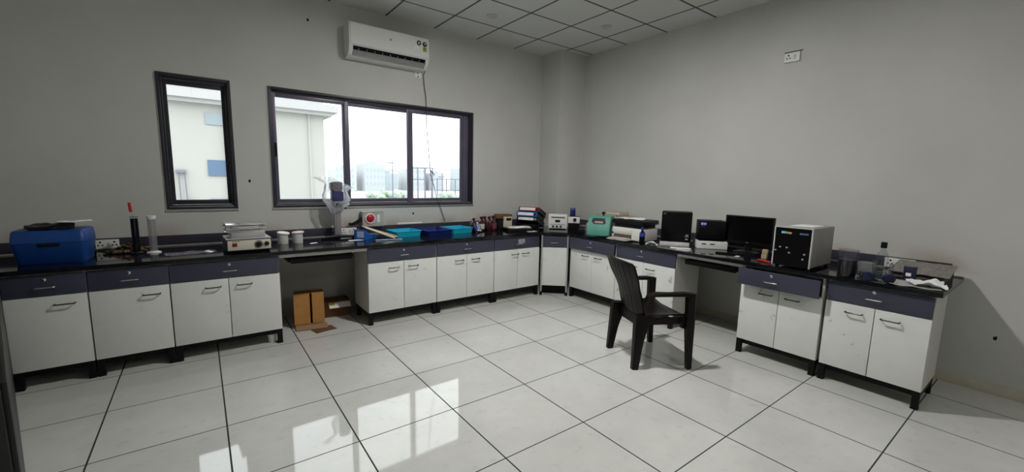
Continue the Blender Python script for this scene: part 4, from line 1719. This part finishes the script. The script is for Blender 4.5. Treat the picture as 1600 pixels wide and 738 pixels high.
paper('paper_sheet', 'grey creased paper under the crumpled white paper at the bench end', (-.68, -4.29, ZT), RZ(-80), .26, .22, .012, 5.7, mat('grey_paper', (.45, .44, .42), .8, var=.1))

# ------------------------------------------------------------------ under the bench
t = thing('cardboard_box', 'open brown cardboard box with a front flap hanging down, in the left kneehole', 'cardboard box', (-3.80, -.38, 0), RZ(-9))
q = MB()
hx_, hy_, hz_ = .135, .11, .30
T0 = TM(0, 0, .028, rx=-6)
q.box(-hx_, hx_, hy_ - .004, hy_, 0, hz_, T=T0)
q.box(-hx_, -hx_ + .004, -hy_, hy_ - .004, 0, hz_, T=T0)
q.box(hx_ - .004, hx_, -hy_, hy_ - .004, 0, hz_, T=T0)
q.box(-hx_, hx_, -hy_, hy_, hz_, hz_ + .004, T=T0)
q.box(-hx_, hx_, -hy_, hy_, -.004, 0, T=T0)
q.build('carton', M_CARD, t)
for a0, a1, rz in ((-hx_, .006, 0), (.026, hx_, 0)):
    q = MB()
    q.box(a0, a1, -hy_ - .004, -hy_, .0, hz_, T=T0)
    q.build('flap', M_CARD, t)
q = MB()
q.box(-hx_ + .01, hx_ + .02, -.095, 0, -.002, .002, T=TM(0, -hy_ + .002, .030, rx=14))
q.build('bottom_flap', mat('cardboard_inside', (.30, .19, .10), .85), t)
q = MB()
q.box(-.10, .10, .10, .105, .0, .02)
t = thing('cardboard_box', 'low brown cardboard box with a white label, right of the open box in the kneehole', 'cardboard box', (-3.50, -.19, 0), RZ(-4))
q = MB()
q.box(-.13, .13, -.10, .10, .0, .17, .003)
q.build('carton', M_CARDD, t)
q = MB()
q.box(-.09, .13, -.085, .0, -.003, .0, T=TM(0, -.10, .165, rx=38))
fl = q.build('flap', M_CARD, t)
q = MB()
q.box(-.085, .125, -.08, -.015, .0, .0012, T=TM(0, -.10, .165, rx=38))
lb_ = q.build('label', M_PAPER, fl)
q = MB()
q.box(-.083, -.03, -.045, -.017, .0012, .002, T=TM(0, -.10, .165, rx=38))
q.build('label_green', mat('lime_print', (.35, .45, .03), .6), lb_)
q = MB()
q.sheet(.20, .14, .004, 3, .003, 8)
o = q.build('cardboard_sheet', M_CARDD, None, (-3.72, -.62, 0), RZ(12))
tag(o, 'flat brown cardboard sheet on the floor before the kneehole boxes', 'cardboard')
lathe_thing('cup', 'white disposable cup on the floor behind the cabinet leg left of the kneehole', 'cup', (-4.17, -.70, 0), [('cup_wall', M_WHITE, [(.028, 0), (.038, .075), (.040, .078), (.037, .076), (.027, .004)])])

# ------------------------------------------------------------------ outside
M_EXT = mat('cream_render', (.34, .335, .315), .9, var=.03, scale=1)
M_EXT2 = mat('pale_parapet', (.36, .36, .355), .9)
M_PANE = mat('blue_pane', (.085, .135, .21), .3)
M_PANE2 = mat('pale_blue_pane', (.22, .27, .29), .3)
M_GREYP = mat('grey_lilac_pipe', (.15, .15, .20), .6)
GZ = -3.4
q = MB()
q.box(-300, 300, .6, 600, GZ - 1, GZ)
o = q.build('ground', mat('pale_ground', (.31, .33, .31), 1.0, var=.15, scale=.15))
struct(o)
t = thing('building', 'cream neighbouring building with small blue windows seen through the left window', 'building', (-1.47, 9, GZ))
q = MB()
q.box(-16, 0, 0, 14, 0, 6.78)
q.build('wall', M_EXT, t)
q = MB()
q.box(-16, .36, -.30, 14, 6.78, 6.98)
q.box(-16, .22, -.20, 14, 6.68, 6.78)
q.box(-16, .0, -.05, 14, 6.98, 7.15)
q.build('cornice', M_EXT2, t)
for x0, x1, z0, z1, m in ((-2.90, -2.42, 6.17, 6.47, M_PANE2), (-2.92, -2.50, 4.83, 5.25, M_PANE), (-2.92, -2.50, 3.9, 4.22, M_PANE), (-6.4, -5.6, 4.83, 5.25, M_PANE)):
    q = MB()
    q.box(x0, x1, -.03, .02, z0, z1)
    q.build('window', m, t)
q = MB()
q.rod((-2.50, -.06, 0), (-2.50, -.06, 6.7), .025, 8)
q.rod((-.42, -.06, 0), (-.42, -.06, 6.7), .02, 8)
q.build('drain_pipe', MATS['pale_parapet'], t)
q = MB()
q.rod((-3.50, -.08, 0), (-3.54, -.08, 4.92), .014, 8)
q.rod((-3.38, -.08, 3.3), (-3.42, -.08, 4.92), .014, 8)
q.box(-3.60, -3.38, -.12, -.02, 4.90, 4.97)
q.box(-3.42, -3.22, -.14, -.02, 4.10, 4.20)
q.build('pipe', M_GREYP, t)

M_HAZE = [mat('hazy_wall_blue', (.36, .40, .43), 1), mat('hazy_wall_pale', (.40, .425, .44), 1), mat('hazy_wall_grey', (.38, .40, .425), 1)]  # distance haze is mixed into these wall colours, and into the panes below
random.seed(11)
sky_lab = ['pale hazy apartment block on the horizon', 'blue-grey hazy tower on the horizon', 'low hazy block on the horizon']
xs = 18
for k in range(12):
    x = 26 + k * 9.5 + random.uniform(-.8, .8)
    w = random.uniform(2.6, 3.8)
    h = [9.5, 8.2, 10.5, 7.2, 9.2, 7.8, 10.2, 8.4, 9.0, 7.4, 9.6, 8.0][k] * .9
    y = 150 + random.uniform(-8, 8)
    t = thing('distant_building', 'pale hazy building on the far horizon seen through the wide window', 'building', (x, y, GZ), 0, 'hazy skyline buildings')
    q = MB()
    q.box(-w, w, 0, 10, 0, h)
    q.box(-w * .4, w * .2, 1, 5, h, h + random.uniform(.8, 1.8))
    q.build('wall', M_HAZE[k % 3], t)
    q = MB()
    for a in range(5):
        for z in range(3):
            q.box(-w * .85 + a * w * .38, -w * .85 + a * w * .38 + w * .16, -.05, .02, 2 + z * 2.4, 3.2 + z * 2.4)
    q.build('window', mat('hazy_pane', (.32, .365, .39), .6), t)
M_LEAF = [mat('hazy_green', (.25, .31, .25), 1, var=.25, scale=.6), mat('hazy_green_pale', (.29, .345, .29), 1, var=.25, scale=.6)]  # leaf greens paled to carry the distance haze
for k in range(14):
    x = 10 + k * 3.0 + random.uniform(-.2, .2)
    y = 47 + random.uniform(-4, 6)
    t = thing('tree', 'hazy green tree on the waste ground seen through the wide window', 'tree', (x, y, GZ), 0, 'hazy trees beyond the window')
    q = MB()
    q.rod((0, 0, 0), (.1, 0, 1.6), .12, 8, .07)
    q.build('trunk', M_GREYP, t)
    q = MB()
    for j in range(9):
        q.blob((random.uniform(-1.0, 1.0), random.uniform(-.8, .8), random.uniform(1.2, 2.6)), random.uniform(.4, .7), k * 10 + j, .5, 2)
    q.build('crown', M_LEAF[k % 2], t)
for k, (x, y, h) in enumerate(((15.4, 48, 7.2), (21.8, 50, 5.8), (23.5, 50, 5.6))):
    t = thing('utility_pole', ['thin utility pole left of the middle pane', 'thin utility pole in the middle pane, left of two close ones', 'thin utility pole in the middle pane, right of two close ones'][k], 'pole', (x, y, GZ), 0, 'utility poles')
    q = MB()
    q.rod((0, 0, 0), (0, 0, h), .09, 8, .06)
    q.build('mast', M_GREYP, t)
    q = MB()
    q.box(-.6, .6, -.05, .05, h - .5, h - .4)
    q.build('crossarm', M_GREYP, t)
t = thing('scaffold', 'tall grey-lilac steel frame of an unfinished structure in the right pane', 'scaffold', (24.2, 60, GZ))
q = MB()
for x in (0, 1.3, 2.6):
    for y in (0, 3):
        q.box(x - .08, x + .08, y - .08, y + .08, 0, 6.6)
q.build('post', M_GREYP, t)
q = MB()
for z in (4.6, 6.5):
    q.box(-.2, 3.0, -.1, .1, z, z + .16)
    q.box(-.2, 3.0, 2.9, 3.1, z, z + .16)
q.build('beam', M_GREYP, t)
t = thing('railing', 'long grey-lilac steel railing right of the tall frame in the right pane', 'railing', (27.2, 59, GZ))
q = MB()
for i in range(7):
    q.box(i * 1.7 - .07, i * 1.7 + .07, -.07, .07, 0, 4.9)
q.build('post', M_GREYP, t)
q = MB()
for z in (2.9, 4.75):
    q.box(-.2, 10.6, -.06, .06, z, z + .13)
q.build('rail', M_GREYP, t)
